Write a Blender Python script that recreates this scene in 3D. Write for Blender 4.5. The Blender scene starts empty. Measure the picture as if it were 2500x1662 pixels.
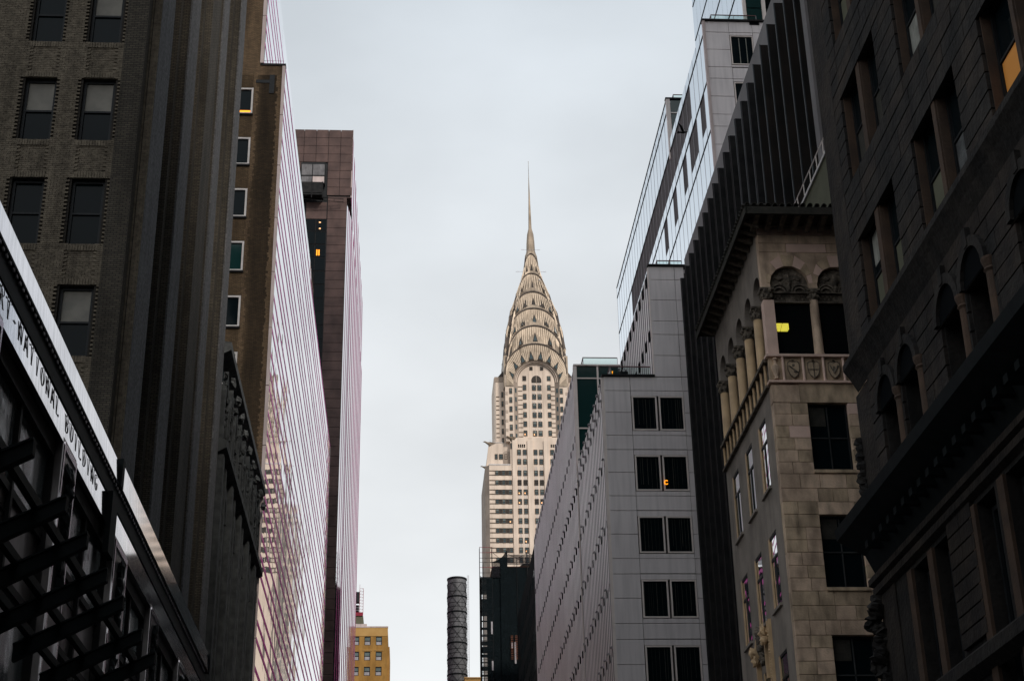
import bpy, math, random
from mathutils import Matrix, Vector
random.seed(7)
PI = math.pi
scene = bpy.context.scene
C = scene.collection

# ------------------------------------------------------------------ camera
yaw, pitch, roll = 0.06916, 0.44177, -0.0202
cy, sy, cp, sp = math.cos(yaw), math.sin(yaw), math.cos(pitch), math.sin(pitch)
f_ = Vector((sy*cp, cy*cp, sp)); r_ = Vector((cy, -sy, 0)); u_ = r_.cross(f_)
r2 = r_*math.cos(roll) + u_*math.sin(roll); u2 = u_*math.cos(roll) - r_*math.sin(roll)
cam = bpy.data.cameras.new('camera'); co = bpy.data.objects.new('camera', cam); C.objects.link(co)
co.matrix_world = Matrix(((r2.x, u2.x, -f_.x, 0), (r2.y, u2.y, -f_.y, 0), (r2.z, u2.z, -f_.z, 0), (0, 0, 0, 1)))
cam.sensor_width = 36.0; cam.lens = 36.0*3870.5/2500.0; cam.clip_end = 6000; cam.clip_start = 0.2
scene.camera = co

# ------------------------------------------------------------------ sky, sun, exposure
SUN_EL, SUN_AZ = math.radians(38), math.radians(150)      # azimuth clockwise from +Y: behind, to the right
w = bpy.data.worlds.new('World'); scene.world = w; w.use_nodes = True
nt = w.node_tree; nt.nodes.clear(); N = nt.nodes.new; L = nt.links.new
out = N('ShaderNodeOutputWorld'); bg = N('ShaderNodeBackground'); bg.inputs['Strength'].default_value = 0.1
L(bg.outputs[0], out.inputs[0])
sky = N('ShaderNodeTexSky'); sky.sky_type = 'NISHITA'; sky.sun_disc = False
sky.sun_elevation = SUN_EL; sky.sun_rotation = SUN_AZ; sky.dust_density = 3.0; sky.air_density = 1.0
tc = N('ShaderNodeTexCoord'); sep = N('ShaderNodeSeparateXYZ'); L(tc.outputs['Generated'], sep.inputs[0])
rmp = N('ShaderNodeValToRGB'); L(sep.outputs['Z'], rmp.inputs[0])
rmp.color_ramp.elements[0].position = 0.12; rmp.color_ramp.elements[0].color = (.96, .975, .975, 1)
rmp.color_ramp.elements[1].position = 0.66; rmp.color_ramp.elements[1].color = (.74, .81, .875, 1)
e = rmp.color_ramp.elements.new(0.40); e.color = (.875, .905, .925, 1)
mp = N('ShaderNodeMapping'); mp.inputs['Scale'].default_value = (1.6, 1.6, 3.2); L(tc.outputs['Generated'], mp.inputs[0])
ns = N('ShaderNodeTexNoise'); ns.inputs['Scale'].default_value = 2.2; ns.inputs['Detail'].default_value = 6; ns.inputs['Roughness'].default_value = .45
L(mp.outputs[0], ns.inputs['Vector'])
mr = N('ShaderNodeMapRange'); mr.inputs['From Min'].default_value = .35; mr.inputs['From Max'].default_value = .68
mr.inputs['To Min'].default_value = .82; mr.inputs['To Max'].default_value = 1.06; L(ns.outputs[0], mr.inputs[0])
vm = N('ShaderNodeVectorMath'); vm.operation = 'SCALE'; L(rmp.outputs[0], vm.inputs[0]); L(mr.outputs[0], vm.inputs['Scale'])
v10 = N('ShaderNodeVectorMath'); v10.operation = 'SCALE'; v10.inputs['Scale'].default_value = 10.0; L(vm.outputs[0], v10.inputs[0])
mx = N('ShaderNodeMix'); mx.data_type = 'RGBA'; mx.inputs[0].default_value = .93
L(sky.outputs[0], mx.inputs['A']); L(v10.outputs[0], mx.inputs['B']); L(mx.outputs['Result'], bg.inputs['Color'])
sl = bpy.data.lights.new('sun', 'SUN'); sl.energy = 2.3; sl.angle = math.radians(10); sl.color = (1, .93, .84)
so = bpy.data.objects.new('sun', sl); C.objects.link(so)
sd = Vector((math.sin(SUN_AZ)*math.cos(SUN_EL), math.cos(SUN_AZ)*math.cos(SUN_EL), math.sin(SUN_EL)))
so.rotation_euler = sd.to_track_quat('Z', 'Y').to_euler(); so.location = (60, -60, 200)
vs = scene.view_settings; vs.view_transform = 'Standard'; vs.look = 'None'; vs.exposure = 0; vs.gamma = 1; vs.use_curve_mapping = False
scene.render.engine = 'CYCLES'
cyc = scene.cycles; cyc.max_bounces = 8; cyc.diffuse_bounces = 4; cyc.glossy_bounces = 5; cyc.transparent_max_bounces = 12
cyc.use_adaptive_sampling = True; cyc.sample_clamp_indirect = 6

# ------------------------------------------------------------------ materials
def pbase(name):
    m = bpy.data.materials.new(name); m.use_nodes = True
    t = m.node_tree; return m, t, t.nodes['Principled BSDF']

def mat(name, c1, c2=None, scale=1.5, rough=.8, metal=0., bump=.0, bscale=20, streak=.0, spec=.2, coat=0, sx=1.0, sz=.12, detail=5):
    """two colours mixed by noise, vertical weather streaks, fine relief"""
    m, t, p = pbase(name); N = t.nodes.new; L = t.links.new
    c2 = c2 or tuple(v*.8 for v in c1)
    g = N('ShaderNodeNewGeometry')
    n1 = N('ShaderNodeTexNoise'); n1.inputs['Scale'].default_value = scale; n1.inputs['Detail'].default_value = detail
    L(g.outputs['Position'], n1.inputs['Vector'])
    mr = N('ShaderNodeMapRange'); mr.inputs['From Min'].default_value = .35; mr.inputs['From Max'].default_value = .65; L(n1.outputs[0], mr.inputs[0])
    mx = N('ShaderNodeMix'); mx.data_type = 'RGBA'; mx.inputs['A'].default_value = (*c1, 1); mx.inputs['B'].default_value = (*c2, 1)
    L(mr.outputs[0], mx.inputs[0]); colout = mx.outputs['Result']
    if streak:
        mp = N('ShaderNodeMapping'); mp.inputs['Scale'].default_value = (sx, sx, sz); L(g.outputs['Position'], mp.inputs[0])
        n2 = N('ShaderNodeTexNoise'); n2.inputs['Scale'].default_value = 2.5; n2.inputs['Detail'].default_value = 6; L(mp.outputs[0], n2.inputs['Vector'])
        r2 = N('ShaderNodeMapRange'); r2.inputs['From Min'].default_value = .42; r2.inputs['From Max'].default_value = .7
        r2.inputs['To Min'].default_value = 1; r2.inputs['To Max'].default_value = 1-streak; L(n2.outputs[0], r2.inputs[0])
        s = N('ShaderNodeVectorMath'); s.operation = 'SCALE'; L(colout, s.inputs[0]); L(r2.outputs[0], s.inputs['Scale']); colout = s.outputs[0]
    L(colout, p.inputs['Base Color'])
    p.inputs['Roughness'].default_value = rough; p.inputs['Metallic'].default_value = metal
    p.inputs['Specular IOR Level'].default_value = spec; p.inputs['Coat Weight'].default_value = coat
    if bump:
        n3 = N('ShaderNodeTexNoise'); n3.inputs['Scale'].default_value = bscale; n3.inputs['Detail'].default_value = 4
        L(g.outputs['Position'], n3.inputs['Vector'])
        b = N('ShaderNodeBump'); b.inputs['Strength'].default_value = bump; b.inputs['Distance'].default_value = .05
        L(n3.outputs[0], b.inputs['Height']); L(b.outputs[0], p.inputs['Normal'])
    return m

def brickmat(name, c1, c2, mortar, bw=.212, bh=.077, ms=.010, dark=None, light=None, bump=.5, stain=0.35):
    """running bond laid on world position, so that it turns corners"""
    m, t, p = pbase(name); N = t.nodes.new; L = t.links.new
    g = N('ShaderNodeNewGeometry'); s = N('ShaderNodeSeparateXYZ'); L(g.outputs['Position'], s.inputs[0])
    a = N('ShaderNodeMath'); a.operation = 'ADD'; L(s.outputs['X'], a.inputs[0]); L(s.outputs['Y'], a.inputs[1])
    cb = N('ShaderNodeCombineXYZ'); L(a.outputs[0], cb.inputs['X']); L(s.outputs['Z'], cb.inputs['Y'])
    br = N('ShaderNodeTexBrick'); br.inputs['Scale'].default_value = 1; br.inputs['Brick Width'].default_value = bw; br.inputs['Row Height'].default_value = bh
    br.inputs['Mortar Size'].default_value = ms; br.inputs['Mortar Smooth'].default_value = .2
    br.inputs['Color1'].default_value = (*c1, 1); br.inputs['Color2'].default_value = (*c2, 1); br.inputs['Mortar'].default_value = (*mortar, 1)
    L(cb.outputs[0], br.inputs['Vector']); colout = br.outputs['Color']
    mp = N('ShaderNodeMapping'); mp.inputs['Scale'].default_value = (.9, .9, .16); L(g.outputs['Position'], mp.inputs[0])
    n2 = N('ShaderNodeTexNoise'); n2.inputs['Scale'].default_value = 1.4; n2.inputs['Detail'].default_value = 7; L(mp.outputs[0], n2.inputs['Vector'])
    r2 = N('ShaderNodeMapRange'); r2.inputs['From Min'].default_value = .38; r2.inputs['From Max'].default_value = .68
    r2.inputs['To Min'].default_value = 1.1; r2.inputs['To Max'].default_value = 1-stain; L(n2.outputs[0], r2.inputs[0])
    sc = N('ShaderNodeVectorMath'); sc.operation = 'SCALE'; L(colout, sc.inputs[0]); L(r2.outputs[0], sc.inputs['Scale']); colout = sc.outputs[0]
    L(colout, p.inputs['Base Color']); p.inputs['Roughness'].default_value = .9; p.inputs['Specular IOR Level'].default_value = .2
    b = N('ShaderNodeBump'); b.inputs['Strength'].default_value = bump; b.inputs['Distance'].default_value = .02; b.invert = True
    L(br.outputs['Fac'], b.inputs['Height']); L(b.outputs[0], p.inputs['Normal'])
    return m, t, p, sc, br, g, s

def glass(name, col=(.012, .018, .02), rough=.03, metal=0, wav=.0, wscale=1.2, spec=.6, ior=1.52):
    m, t, p = pbase(name); p.inputs['Specular IOR Level'].default_value = spec if not metal else .5; N = t.nodes.new; L = t.links.new
    g = N('ShaderNodeNewGeometry'); n = N('ShaderNodeTexNoise'); n.inputs['Scale'].default_value = .8
    L(g.outputs['Position'], n.inputs['Vector'])
    mx = N('ShaderNodeMix'); mx.data_type = 'RGBA'; mx.inputs['A'].default_value = (*col, 1); mx.inputs['B'].default_value = (*[v*.85 for v in col], 1)
    L(n.outputs[0], mx.inputs[0]); L(mx.outputs['Result'], p.inputs['Base Color'])
    p.inputs['Roughness'].default_value = rough; p.inputs['Metallic'].default_value = metal; p.inputs['IOR'].default_value = ior
    if wav:
        n3 = N('ShaderNodeTexNoise'); n3.inputs['Scale'].default_value = wscale; n3.inputs['Detail'].default_value = 1.5
        L(g.outputs['Position'], n3.inputs['Vector'])
        b = N('ShaderNodeBump'); b.inputs['Strength'].default_value = 1; b.inputs['Distance'].default_value = wav
        L(n3.outputs[0], b.inputs['Height']); L(b.outputs[0], p.inputs['Normal'])
    return m

def emit(name, col, s):
    m, t, p = pbase(name)
    p.inputs['Base Color'].default_value = (*col, 1); p.inputs['Emission Color'].default_value = (*col, 1); p.inputs['Emission Strength'].default_value = s
    n = t.nodes.new('ShaderNodeTexNoise'); n.inputs['Scale'].default_value = 6
    mr = t.nodes.new('ShaderNodeMapRange'); mr.inputs['To Min'].default_value = s*.6; mr.inputs['To Max'].default_value = s*1.4
    t.links.new(n.outputs[0], mr.inputs[0]); t.links.new(mr.outputs[0], p.inputs['Emission Strength'])
    return m

def clearglass(name):
    m = bpy.data.materials.new(name); m.use_nodes = True; t = m.node_tree; t.nodes.clear()
    o = t.nodes.new('ShaderNodeOutputMaterial'); mx = t.nodes.new('ShaderNodeMixShader'); tr = t.nodes.new('ShaderNodeBsdfTransparent'); gl = t.nodes.new('ShaderNodeBsdfGlossy')
    tr.inputs[0].default_value = (.86, .93, .92, 1); gl.inputs['Roughness'].default_value = .02; fr = t.nodes.new('ShaderNodeFresnel'); fr.inputs[0].default_value = 1.5
    t.links.new(fr.outputs[0], mx.inputs[0]); t.links.new(tr.outputs[0], mx.inputs[1]); t.links.new(gl.outputs[0], mx.inputs[2]); t.links.new(mx.outputs[0], o.inputs[0])
    return m

def netmat(name, col, alpha):
    m = bpy.data.materials.new(name); m.use_nodes = True; t = m.node_tree; p = t.nodes['Principled BSDF']
    p.inputs['Base Color'].default_value = (*col, 1); p.inputs['Roughness'].default_value = .9; p.inputs['Specular IOR Level'].default_value = .02
    n = t.nodes.new('ShaderNodeTexNoise'); n.inputs['Scale'].default_value = 1.1; n.inputs['Detail'].default_value = 6
    g = t.nodes.new('ShaderNodeNewGeometry'); t.links.new(g.outputs['Position'], n.inputs['Vector'])
    mr = t.nodes.new('ShaderNodeMapRange'); mr.inputs['From Min'].default_value = .3; mr.inputs['From Max'].default_value = .7
    mr.inputs['To Min'].default_value = alpha-.15; mr.inputs['To Max'].default_value = min(1, alpha+.12)
    t.links.new(n.outputs[0], mr.inputs[0]); t.links.new(mr.outputs[0], p.inputs['Alpha'])
    return m

M = {}
M['asphalt'] = mat('asphalt', (.05, .05, .052), (.035, .035, .037), 3, .95, bump=.3, bscale=60)
M['paving'] = mat('paving', (.22, .21, .2), (.16, .155, .15), 1.2, .9, bump=.2)
M['paint'] = mat('road_paint', (.7, .69, .65), (.55, .54, .5), 4, .7)
M['brick'] = brickmat('brown_grey_brick', (.10, .086, .067), (.064, .056, .045), (.02, .018, .017), stain=.4)[0]
M['brickgeo'] = mat('loose_laid_brick', (.215, .18, .135), (.12, .10, .076), 5, .9, bump=.3, bscale=40, streak=.35, sx=.8, sz=.1)
M['mortar'] = mat('mortar', (.04, .035, .03), (.028, .025, .022), 3, .95)
M['paleside'] = mat('grazing_brick_side', (.155, .152, .156), (.078, .077, .079), 9, .85, bump=.8, bscale=14, streak=.25, detail=8)  # brick pier sides: their paler look at grazing view put into grey
M['darkframe'] = mat('dark_painted_frame', (.018, .02, .022), (.012, .013, .015), 4, .5)
M['window'] = glass('window_glass', (.004, .008, .010), .06, wav=.003, spec=.12)
M['bankglass'] = glass('bank_front_glass', (.34, .37, .38), .15, .5, wav=.012, wscale=2.5)
M['blind'] = mat('roller_blind', (.27, .255, .225), (.21, .20, .18), 2, .9)
M['white'] = mat('white_painted_metal', (.62, .58, .57), (.5, .47, .46), 2, .5)
M['pinkwhite'] = mat('pale_pink_metal_trim', (.62, .51, .49), (.50, .41, .39), .6, .5, streak=.15)
M['steel'] = mat('polished_steel', (.82, .79, .82), (.68, .66, .70), .8, .07, metal=1, bump=0, bscale=3, streak=.3, sx=5, sz=.25)
M['bronze'] = mat('dark_bronze', (.025, .024, .024), (.014, .014, .015), 2, .55, metal=.2, spec=.1)
M['blackmetal'] = mat('black_metal', (.010, .013, .014), (.006, .008, .009), 3, .6, spec=.08)
M['shopstone'] = mat('grey_brown_metal_panel', (.22, .205, .205), (.14, .13, .13), 1.5, .3, metal=.7, streak=.3, sx=4, sz=.3)
M['gothic'] = mat('dark_gothic_stone', (.055, .058, .058), (.03, .032, .033), 2.5, .9, bump=.6, bscale=8, streak=.4)
M['gothiclight'] = mat('weathered_gothic_carving', (.12, .125, .125), (.06, .062, .063), 3, .9, bump=.6, bscale=10)
M['mirror'] = glass('mirror_glass', (.92, .915, .93), .015, 1, wav=.010, wscale=.5)
M['bluemirror'] = glass('blue_mirror_glass', (.74, .83, .92), .02, 1, wav=.0006, wscale=.5)
M['pinkmirror'] = glass('pink_mirror_glass', (.93, .88, .92), .03, 1, wav=.004, wscale=.6)
M['magenta'] = mat('dark_magenta_mullion', (.85, .09, .48), (.70, .07, .38), .5, .5)
M['plum'] = mat('dark_plum_fin', (.33, .02, .15), (.22, .012, .10), .5, .5)
M['maroon'] = mat('maroon_stone_panel', (.135, .082, .072), (.075, .045, .041), .5, .5, bump=.1, streak=.25, sx=.3, sz=.08)
M['green'] = glass('dark_green_glass', (.008, .035, .034), .08, wav=.002)
M['yellow'] = mat('ochre_brick', (.40, .215, .06), (.30, .155, .04), .35, .9, streak=.3, sx=.5, sz=.12, bump=.3)
M['ochre2'] = mat('pale_ochre_brick', (.50, .30, .11), (.42, .24, .08), .4, .9)
M['redmetal'] = mat('red_painted_metal', (.32, .03, .05), (.2, .02, .04), 1, .6)
M['galv'] = mat('galvanised_steel', (.42, .40, .42), (.3, .28, .3), 1, .5, metal=.4)
M['olive'] = mat('olive_render', (.13, .13, .09), (.10, .10, .07), 1, .9)
M['stack'] = mat('grey_stack_cladding', (.20, .20, .21), (.12, .12, .125), .5, .6, metal=.2, streak=.4)
M['limestone'] = mat('white_glazed_brick', (.80, .66, .55), (.68, .555, .46), .12, .8, streak=.22, sx=.35, sz=.03, bump=.2, bscale=3)
M['greybrick'] = mat('grey_brick_trim', (.42, .34, .28), (.30, .24, .20), .2, .85, streak=.2, sx=.4, sz=.05)
M['brownband'] = mat('dark_brown_band', (.14, .10, .07), (.09, .065, .05), .5, .85)
M['crown'] = mat('stainless_crown', (.42, .335, .255), (.28, .22, .165), .25, .42, metal=.25, streak=.4, sx=.5, sz=.06, bump=.15, bscale=2)
M['crownrib'] = mat('standing_seam', (.80, .655, .51), (.58, .46, .35), .4, .4, metal=.35)
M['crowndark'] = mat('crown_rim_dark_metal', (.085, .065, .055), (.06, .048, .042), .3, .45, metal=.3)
M['towerglass'] = glass('tower_window_glass', (.045, .075, .085), .3, wav=.0, spec=.25)
M['towerblind'] = mat('tower_blind', (.16, .20, .20), (.10, .13, .13), .5, .8)
M['towerdark'] = mat('tower_dark_panel', (.06, .05, .045), (.045, .04, .035), 1, .8)
M['lit'] = emit('warm_lit_window', (1, .5, .22), 1.1)
M['net'] = netmat('black_debris_net', (.008, .012, .014), .9)
M['netthin'] = netmat('thin_debris_net', (.02, .02, .024), .5)
M['wood'] = mat('orange_timber_deck', (.24, .09, .05), (.14, .05, .03), 1, .8)
M['panel'] = mat('grey_aluminium_panel', (.78, .715, .71), (.69, .63, .63), .25, .5, metal=.0, streak=.16, sx=1.6, sz=.12, spec=.5)
M['rib'] = mat('ribbed_aluminium', (.90, .865, .845), (.78, .745, .725), .3, .35, metal=.3, streak=.15, sx=.8, sz=.06)
M['ribgap'] = mat('ribbed_recess', (.10, .085, .085), (.065, .055, .055), .5, .7)
M['black'] = mat('black_void', (.006, .007, .008), (.004, .005, .006), 1, .9, spec=.02)
M['trim'] = mat('pinkish_window_trim', (.82, .72, .67), (.7, .62, .58), 1, .5)
M['fin'] = mat('dark_bronze_fin', (.026, .020, .017), (.012, .012, .012), .5, .6, spec=.1, streak=.3, sx=2, sz=.04)
M['finlight'] = mat('fin_edge_strip', (.07, .08, .085), (.04, .045, .05), .5, .5, metal=.3)
M['parapet'] = mat('grey_parapet_metal', (.19, .175, .175), (.14, .13, .13), .4, .6)
M['marble'] = mat('veined_marble', (.76, .56, .41), (.46, .335, .245), 1.1, .6, bump=.25, streak=.45, sx=1.3, sz=.5, detail=8)
M['marble2'] = mat('greenish_marble', (.64, .48, .33), (.40, .30, .21), 1.3, .6, bump=.25, streak=.5, sx=1.5, sz=.5, detail=8)
M['marblepink'] = mat('pink_marble', (.80, .575, .48), (.66, .47, .39), 1.5, .6, bump=.1, detail=8)
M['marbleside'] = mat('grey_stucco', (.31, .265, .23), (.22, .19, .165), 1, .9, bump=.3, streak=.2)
M['carving'] = mat('sooty_carved_stone', (.20, .165, .13), (.07, .06, .05), 6, .9, bump=1, bscale=14)
M['columntan'] = mat('tan_marble_column', (.62, .43, .25), (.46, .32, .19), 2, .5, bump=.1, streak=.2)
M['tile'] = mat('dark_roof_tile', (.05, .045, .038), (.03, .03, .025), 4, .85, bump=.4)
M['soot'] = mat('sooty_brown_stone', (.042, .033, .027), (.02, .017, .016), 1.4, .9, bump=.7, bscale=9, streak=.4)
M['soot2'] = mat('sooty_grey_stone', (.031, .027, .024), (.016, .015, .015), 1.4, .9, bump=.7, bscale=9, streak=.4)
M['jamb'] = mat('brown_reveal_stone', (.085, .054, .038), (.055, .038, .029), 2, .85, bump=.3)
M['curtain'] = mat('pale_curtain', (.30, .30, .27), (.2, .2, .18), 3, .9, streak=.3, sx=6, sz=.3)
M['orangeblind'] = emit('lamplit_orange_blind', (.75, .30, .05), .022)
M['yellowlamp'] = emit('yellow_lamp_panel', (.85, .75, .08), .65)
M['neon'] = emit('orange_neon', (1, .33, .01), 1.6)
M['clear'] = clearglass('clear_glass')
M['rail'] = mat('red_brown_handrail', (.20, .09, .09), (.15, .07, .07), 2, .5)
M['feather'] = mat('dark_feathers', (.02, .02, .022), (.012, .012, .014), 30, .8)
M['engrave'] = mat('engraved_letter_paint', (.045, .03, .035), (.03, .02, .025), 5, .6)

# brown party wall: dark sooty brick with pale toothed quoins
def brownwall():
    m, t, p, sc, br, g, s = brickmat('brown_party_wall_brick', (.165, .108, .06), (.105, .07, .04), (.04, .03, .02), bw=.23, bh=.085, ms=.010, stain=.45)
    N = t.nodes.new; L = t.links.new
    fl = N('ShaderNodeMath'); fl.operation = 'SNAP'; fl.inputs[1].default_value = .17; L(s.outputs['Z'], fl.inputs[0])
    wn = N('ShaderNodeTexWhiteNoise'); wn.noise_dimensions = '1D'; L(fl.outputs[0], wn.inputs['W'])
    def step(sign, x0, amp):
        a = N('ShaderNodeMath'); a.operation = 'MULTIPLY'; a.inputs[1].default_value = amp; L(wn.outputs[0], a.inputs[0])
        b = N('ShaderNodeMath'); b.operation = 'ADD'; L(s.outputs['X'], b.inputs[0]); L(a.outputs[0], b.inputs[1])
        c = N('ShaderNodeMath'); c.operation = 'GREATER_THAN' if sign > 0 else 'LESS_THAN'; c.inputs[1].default_value = x0; L(b.outputs[0], c.inputs[0]); return c
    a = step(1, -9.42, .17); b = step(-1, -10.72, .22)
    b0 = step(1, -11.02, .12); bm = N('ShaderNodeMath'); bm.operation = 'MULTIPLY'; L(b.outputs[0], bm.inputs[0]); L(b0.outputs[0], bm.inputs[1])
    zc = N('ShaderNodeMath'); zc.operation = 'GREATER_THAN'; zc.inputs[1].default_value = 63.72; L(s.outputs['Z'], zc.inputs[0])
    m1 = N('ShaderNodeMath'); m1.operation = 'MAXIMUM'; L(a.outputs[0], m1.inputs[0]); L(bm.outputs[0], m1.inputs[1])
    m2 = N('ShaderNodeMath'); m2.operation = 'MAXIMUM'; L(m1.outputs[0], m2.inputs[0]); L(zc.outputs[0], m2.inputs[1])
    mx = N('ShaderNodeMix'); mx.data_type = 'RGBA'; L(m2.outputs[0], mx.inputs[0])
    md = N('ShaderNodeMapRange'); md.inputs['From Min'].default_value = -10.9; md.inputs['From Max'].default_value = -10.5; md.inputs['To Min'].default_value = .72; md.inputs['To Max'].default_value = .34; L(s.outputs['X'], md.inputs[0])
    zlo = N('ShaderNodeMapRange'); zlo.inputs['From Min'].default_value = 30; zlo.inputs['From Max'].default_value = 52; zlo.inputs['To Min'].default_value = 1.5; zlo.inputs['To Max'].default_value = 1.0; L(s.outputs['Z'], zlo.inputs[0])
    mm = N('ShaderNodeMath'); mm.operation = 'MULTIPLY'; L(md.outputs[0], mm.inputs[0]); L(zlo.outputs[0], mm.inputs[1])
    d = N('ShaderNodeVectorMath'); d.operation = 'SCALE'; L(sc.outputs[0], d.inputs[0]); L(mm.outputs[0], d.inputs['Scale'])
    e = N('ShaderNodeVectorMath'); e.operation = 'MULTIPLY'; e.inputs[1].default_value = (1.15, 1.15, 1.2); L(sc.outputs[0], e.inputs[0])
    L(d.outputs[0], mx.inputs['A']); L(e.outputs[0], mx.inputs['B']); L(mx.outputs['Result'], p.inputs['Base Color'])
    return m
M['brownwall'] = brownwall()

# ------------------------------------------------------------------ mesh helpers
OFF = {}
class MB:
    def __init__(s): s.v = []; s.f = []; s.m = []
    def add(s, vs, fs, mi=0):
        b = len(s.v); s.v += [tuple(p) for p in vs]; s.f += [tuple(b+i for i in f) for f in fs]; s.m += [mi]*len(fs); return s
    def box(s, x0, x1, y0, y1, z0, z1, mi=0):
        v = [(x, y, z) for z in (z0, z1) for y in (y0, y1) for x in (x0, x1)]
        return s.add(v, [(0, 2, 3, 1), (4, 5, 7, 6), (0, 1, 5, 4), (2, 6, 7, 3), (0, 4, 6, 2), (1, 3, 7, 5)], mi)
    def quad(s, a, b, c, d, mi=0): return s.add([a, b, c, d], [(0, 1, 2, 3)], mi)
    def prism(s, pts, axis, a, b, mi=0):
        """profile pts in the two other axes, pushed along axis from a to b"""
        def P(p, w):
            return (w, p[0], p[1]) if axis == 'x' else (p[0], w, p[1]) if axis == 'y' else (p[0], p[1], w)
        n = len(pts); v = [P(p, a) for p in pts] + [P(p, b) for p in pts]
        return s.add(v, [tuple(range(n))[::-1], tuple(range(n, 2*n))] + [(i, (i+1) % n, n+(i+1) % n, n+i) for i in range(n)], mi)
    def tube(s, p, q, r0, r1=None, n=8, mi=0, cap=True):
        p, q = Vector(p), Vector(q); r1 = r0 if r1 is None else r1
        d = (q-p).normalized(); a = d.orthogonal().normalized(); b = d.cross(a)
        v = []
        for c, r in ((p, r0), (q, r1)):
            v += [c + a*math.cos(2*PI*i/n)*r + b*math.sin(2*PI*i/n)*r for i in range(n)]
        fs = [(i, (i+1) % n, n+(i+1) % n, n+i) for i in range(n)]
        if cap: fs += [tuple(range(n))[::-1], tuple(range(n, 2*n))]
        return s.add(v, fs, mi)
    def lathe(s, c, prof, n=16, mi=0):
        v = []
        for r, z in prof: v += [(c[0]+r*math.cos(2*PI*i/n), c[1]+r*math.sin(2*PI*i/n), c[2]+z) for i in range(n)]
        fs = [(k*n+i, k*n+(i+1) % n, (k+1)*n+(i+1) % n, (k+1)*n+i) for k in range(len(prof)-1) for i in range(n)]
        fs += [tuple(range(n))[::-1], tuple(range((len(prof)-1)*n, len(prof)*n))]
        return s.add(v, fs, mi)
    def strip(s, inner, outer, axis, a, b, mi=0):
        """closed band between two polylines of equal length, pushed along axis"""
        for i in range(len(inner)-1):
            s.prism([inner[i], inner[i+1], outer[i+1], outer[i]], axis, a, b, mi)
        return s
    def blob(s, c, r, seed=0, rough=.25, n=7, mi=0):
        rnd = random.Random(seed); v = []; rings = n//2+2
        for i in range(rings+1):
            t = PI*i/rings
            for j in range(n):
                u = 2*PI*j/n; k = 1+rnd.uniform(-rough, rough) if 0 < i < rings else 1
                v.append((c[0]+r[0]*k*math.sin(t)*math.cos(u), c[1]+r[1]*k*math.sin(t)*math.sin(u), c[2]+r[2]*math.cos(t)*k))
        return s.add(v, [(i*n+j, i*n+(j+1) % n, (i+1)*n+(j+1) % n, (i+1)*n+j) for i in range(rings) for j in range(n)], mi)
    def mesh(s, name, mats, off=(0, 0, 0)):
        me = bpy.data.meshes.new(name)
        me.from_pydata([(x-off[0], y-off[1], z-off[2]) for x, y, z in s.v], [], s.f)
        for m in (mats if isinstance(mats, (list, tuple)) else [mats]): me.materials.append(M[m] if isinstance(m, str) else m)
        if any(s.m): me.polygons.foreach_set('material_index', s.m)
        me.update(); return me
    def build(s, name, mats, parent=None, smooth=False, **props):
        off = OFF.get(parent.name, (0, 0, 0)) if parent else (0, 0, 0)
        me = s.mesh(name, mats, off)
        if smooth: me.polygons.foreach_set('use_smooth', [True]*len(me.polygons))
        o = bpy.data.objects.new(name, me); C.objects.link(o)
        if parent: o.parent = parent
        OFF[o.name] = off
        for k, v in props.items(): o[k] = v
        return o

def thing(name, label, cat, loc, group=None):
    o = bpy.data.objects.new(name, None); C.objects.link(o); o.location = loc; o.empty_display_size = .3
    o['label'] = label; o['category'] = cat
    if group: o['group'] = group
    OFF[o.name] = tuple(loc); return o
def tag(o, label, cat, group=None):
    o['label'] = label; o['category'] = cat
    if group: o['group'] = group
    return o
def inst(name, me, parent, pos, rot=(0, 0, 0), **props):
    off = OFF.get(parent.name, (0, 0, 0)); o = bpy.data.objects.new(name, me); C.objects.link(o); o.parent = parent
    o.location = (pos[0]-off[0], pos[1]-off[1], pos[2]-off[2]); o.rotation_euler = rot; OFF[o.name] = tuple(pos)
    for k, v in props.items(): o[k] = v
    return o
_cache = {}
def boxmesh(name, dx, dy, dz, m, bev=0):
    k = (name, round(dx, 3), round(dy, 3), round(dz, 3), m, bev)
    if k not in _cache:
        b = MB()
        if bev:   # slightly bevelled on the street faces: 6 + bevel
            x, y, z = dx/2, dy/2, dz/2; e = bev
            v = [(-x, -y, -z), (x, -y, -z), (x, y, -z), (-x, y, -z), (-x, -y, z), (x, -y, z), (x, y, z), (-x, y, z)]
            b.v = []; b.box(-x, x, -y+e, y, -z, z)
            b.add([(-x+e, -y, -z+e), (x-e, -y, -z+e), (x-e, -y, z-e), (-x+e, -y, z-e), (-x, -y+e, -z), (x, -y+e, -z), (x, -y+e, z), (-x, -y+e, z)],
                  [(0, 1, 2, 3), (4, 5, 1, 0), (5, 6, 2, 1), (6, 7, 3, 2), (7, 4, 0, 3)])
        else: b.box(-dx/2, dx/2, -dy/2, dy/2, -dz/2, dz/2)
        _cache[k] = b.mesh(name, m)
    return _cache[k]

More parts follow.
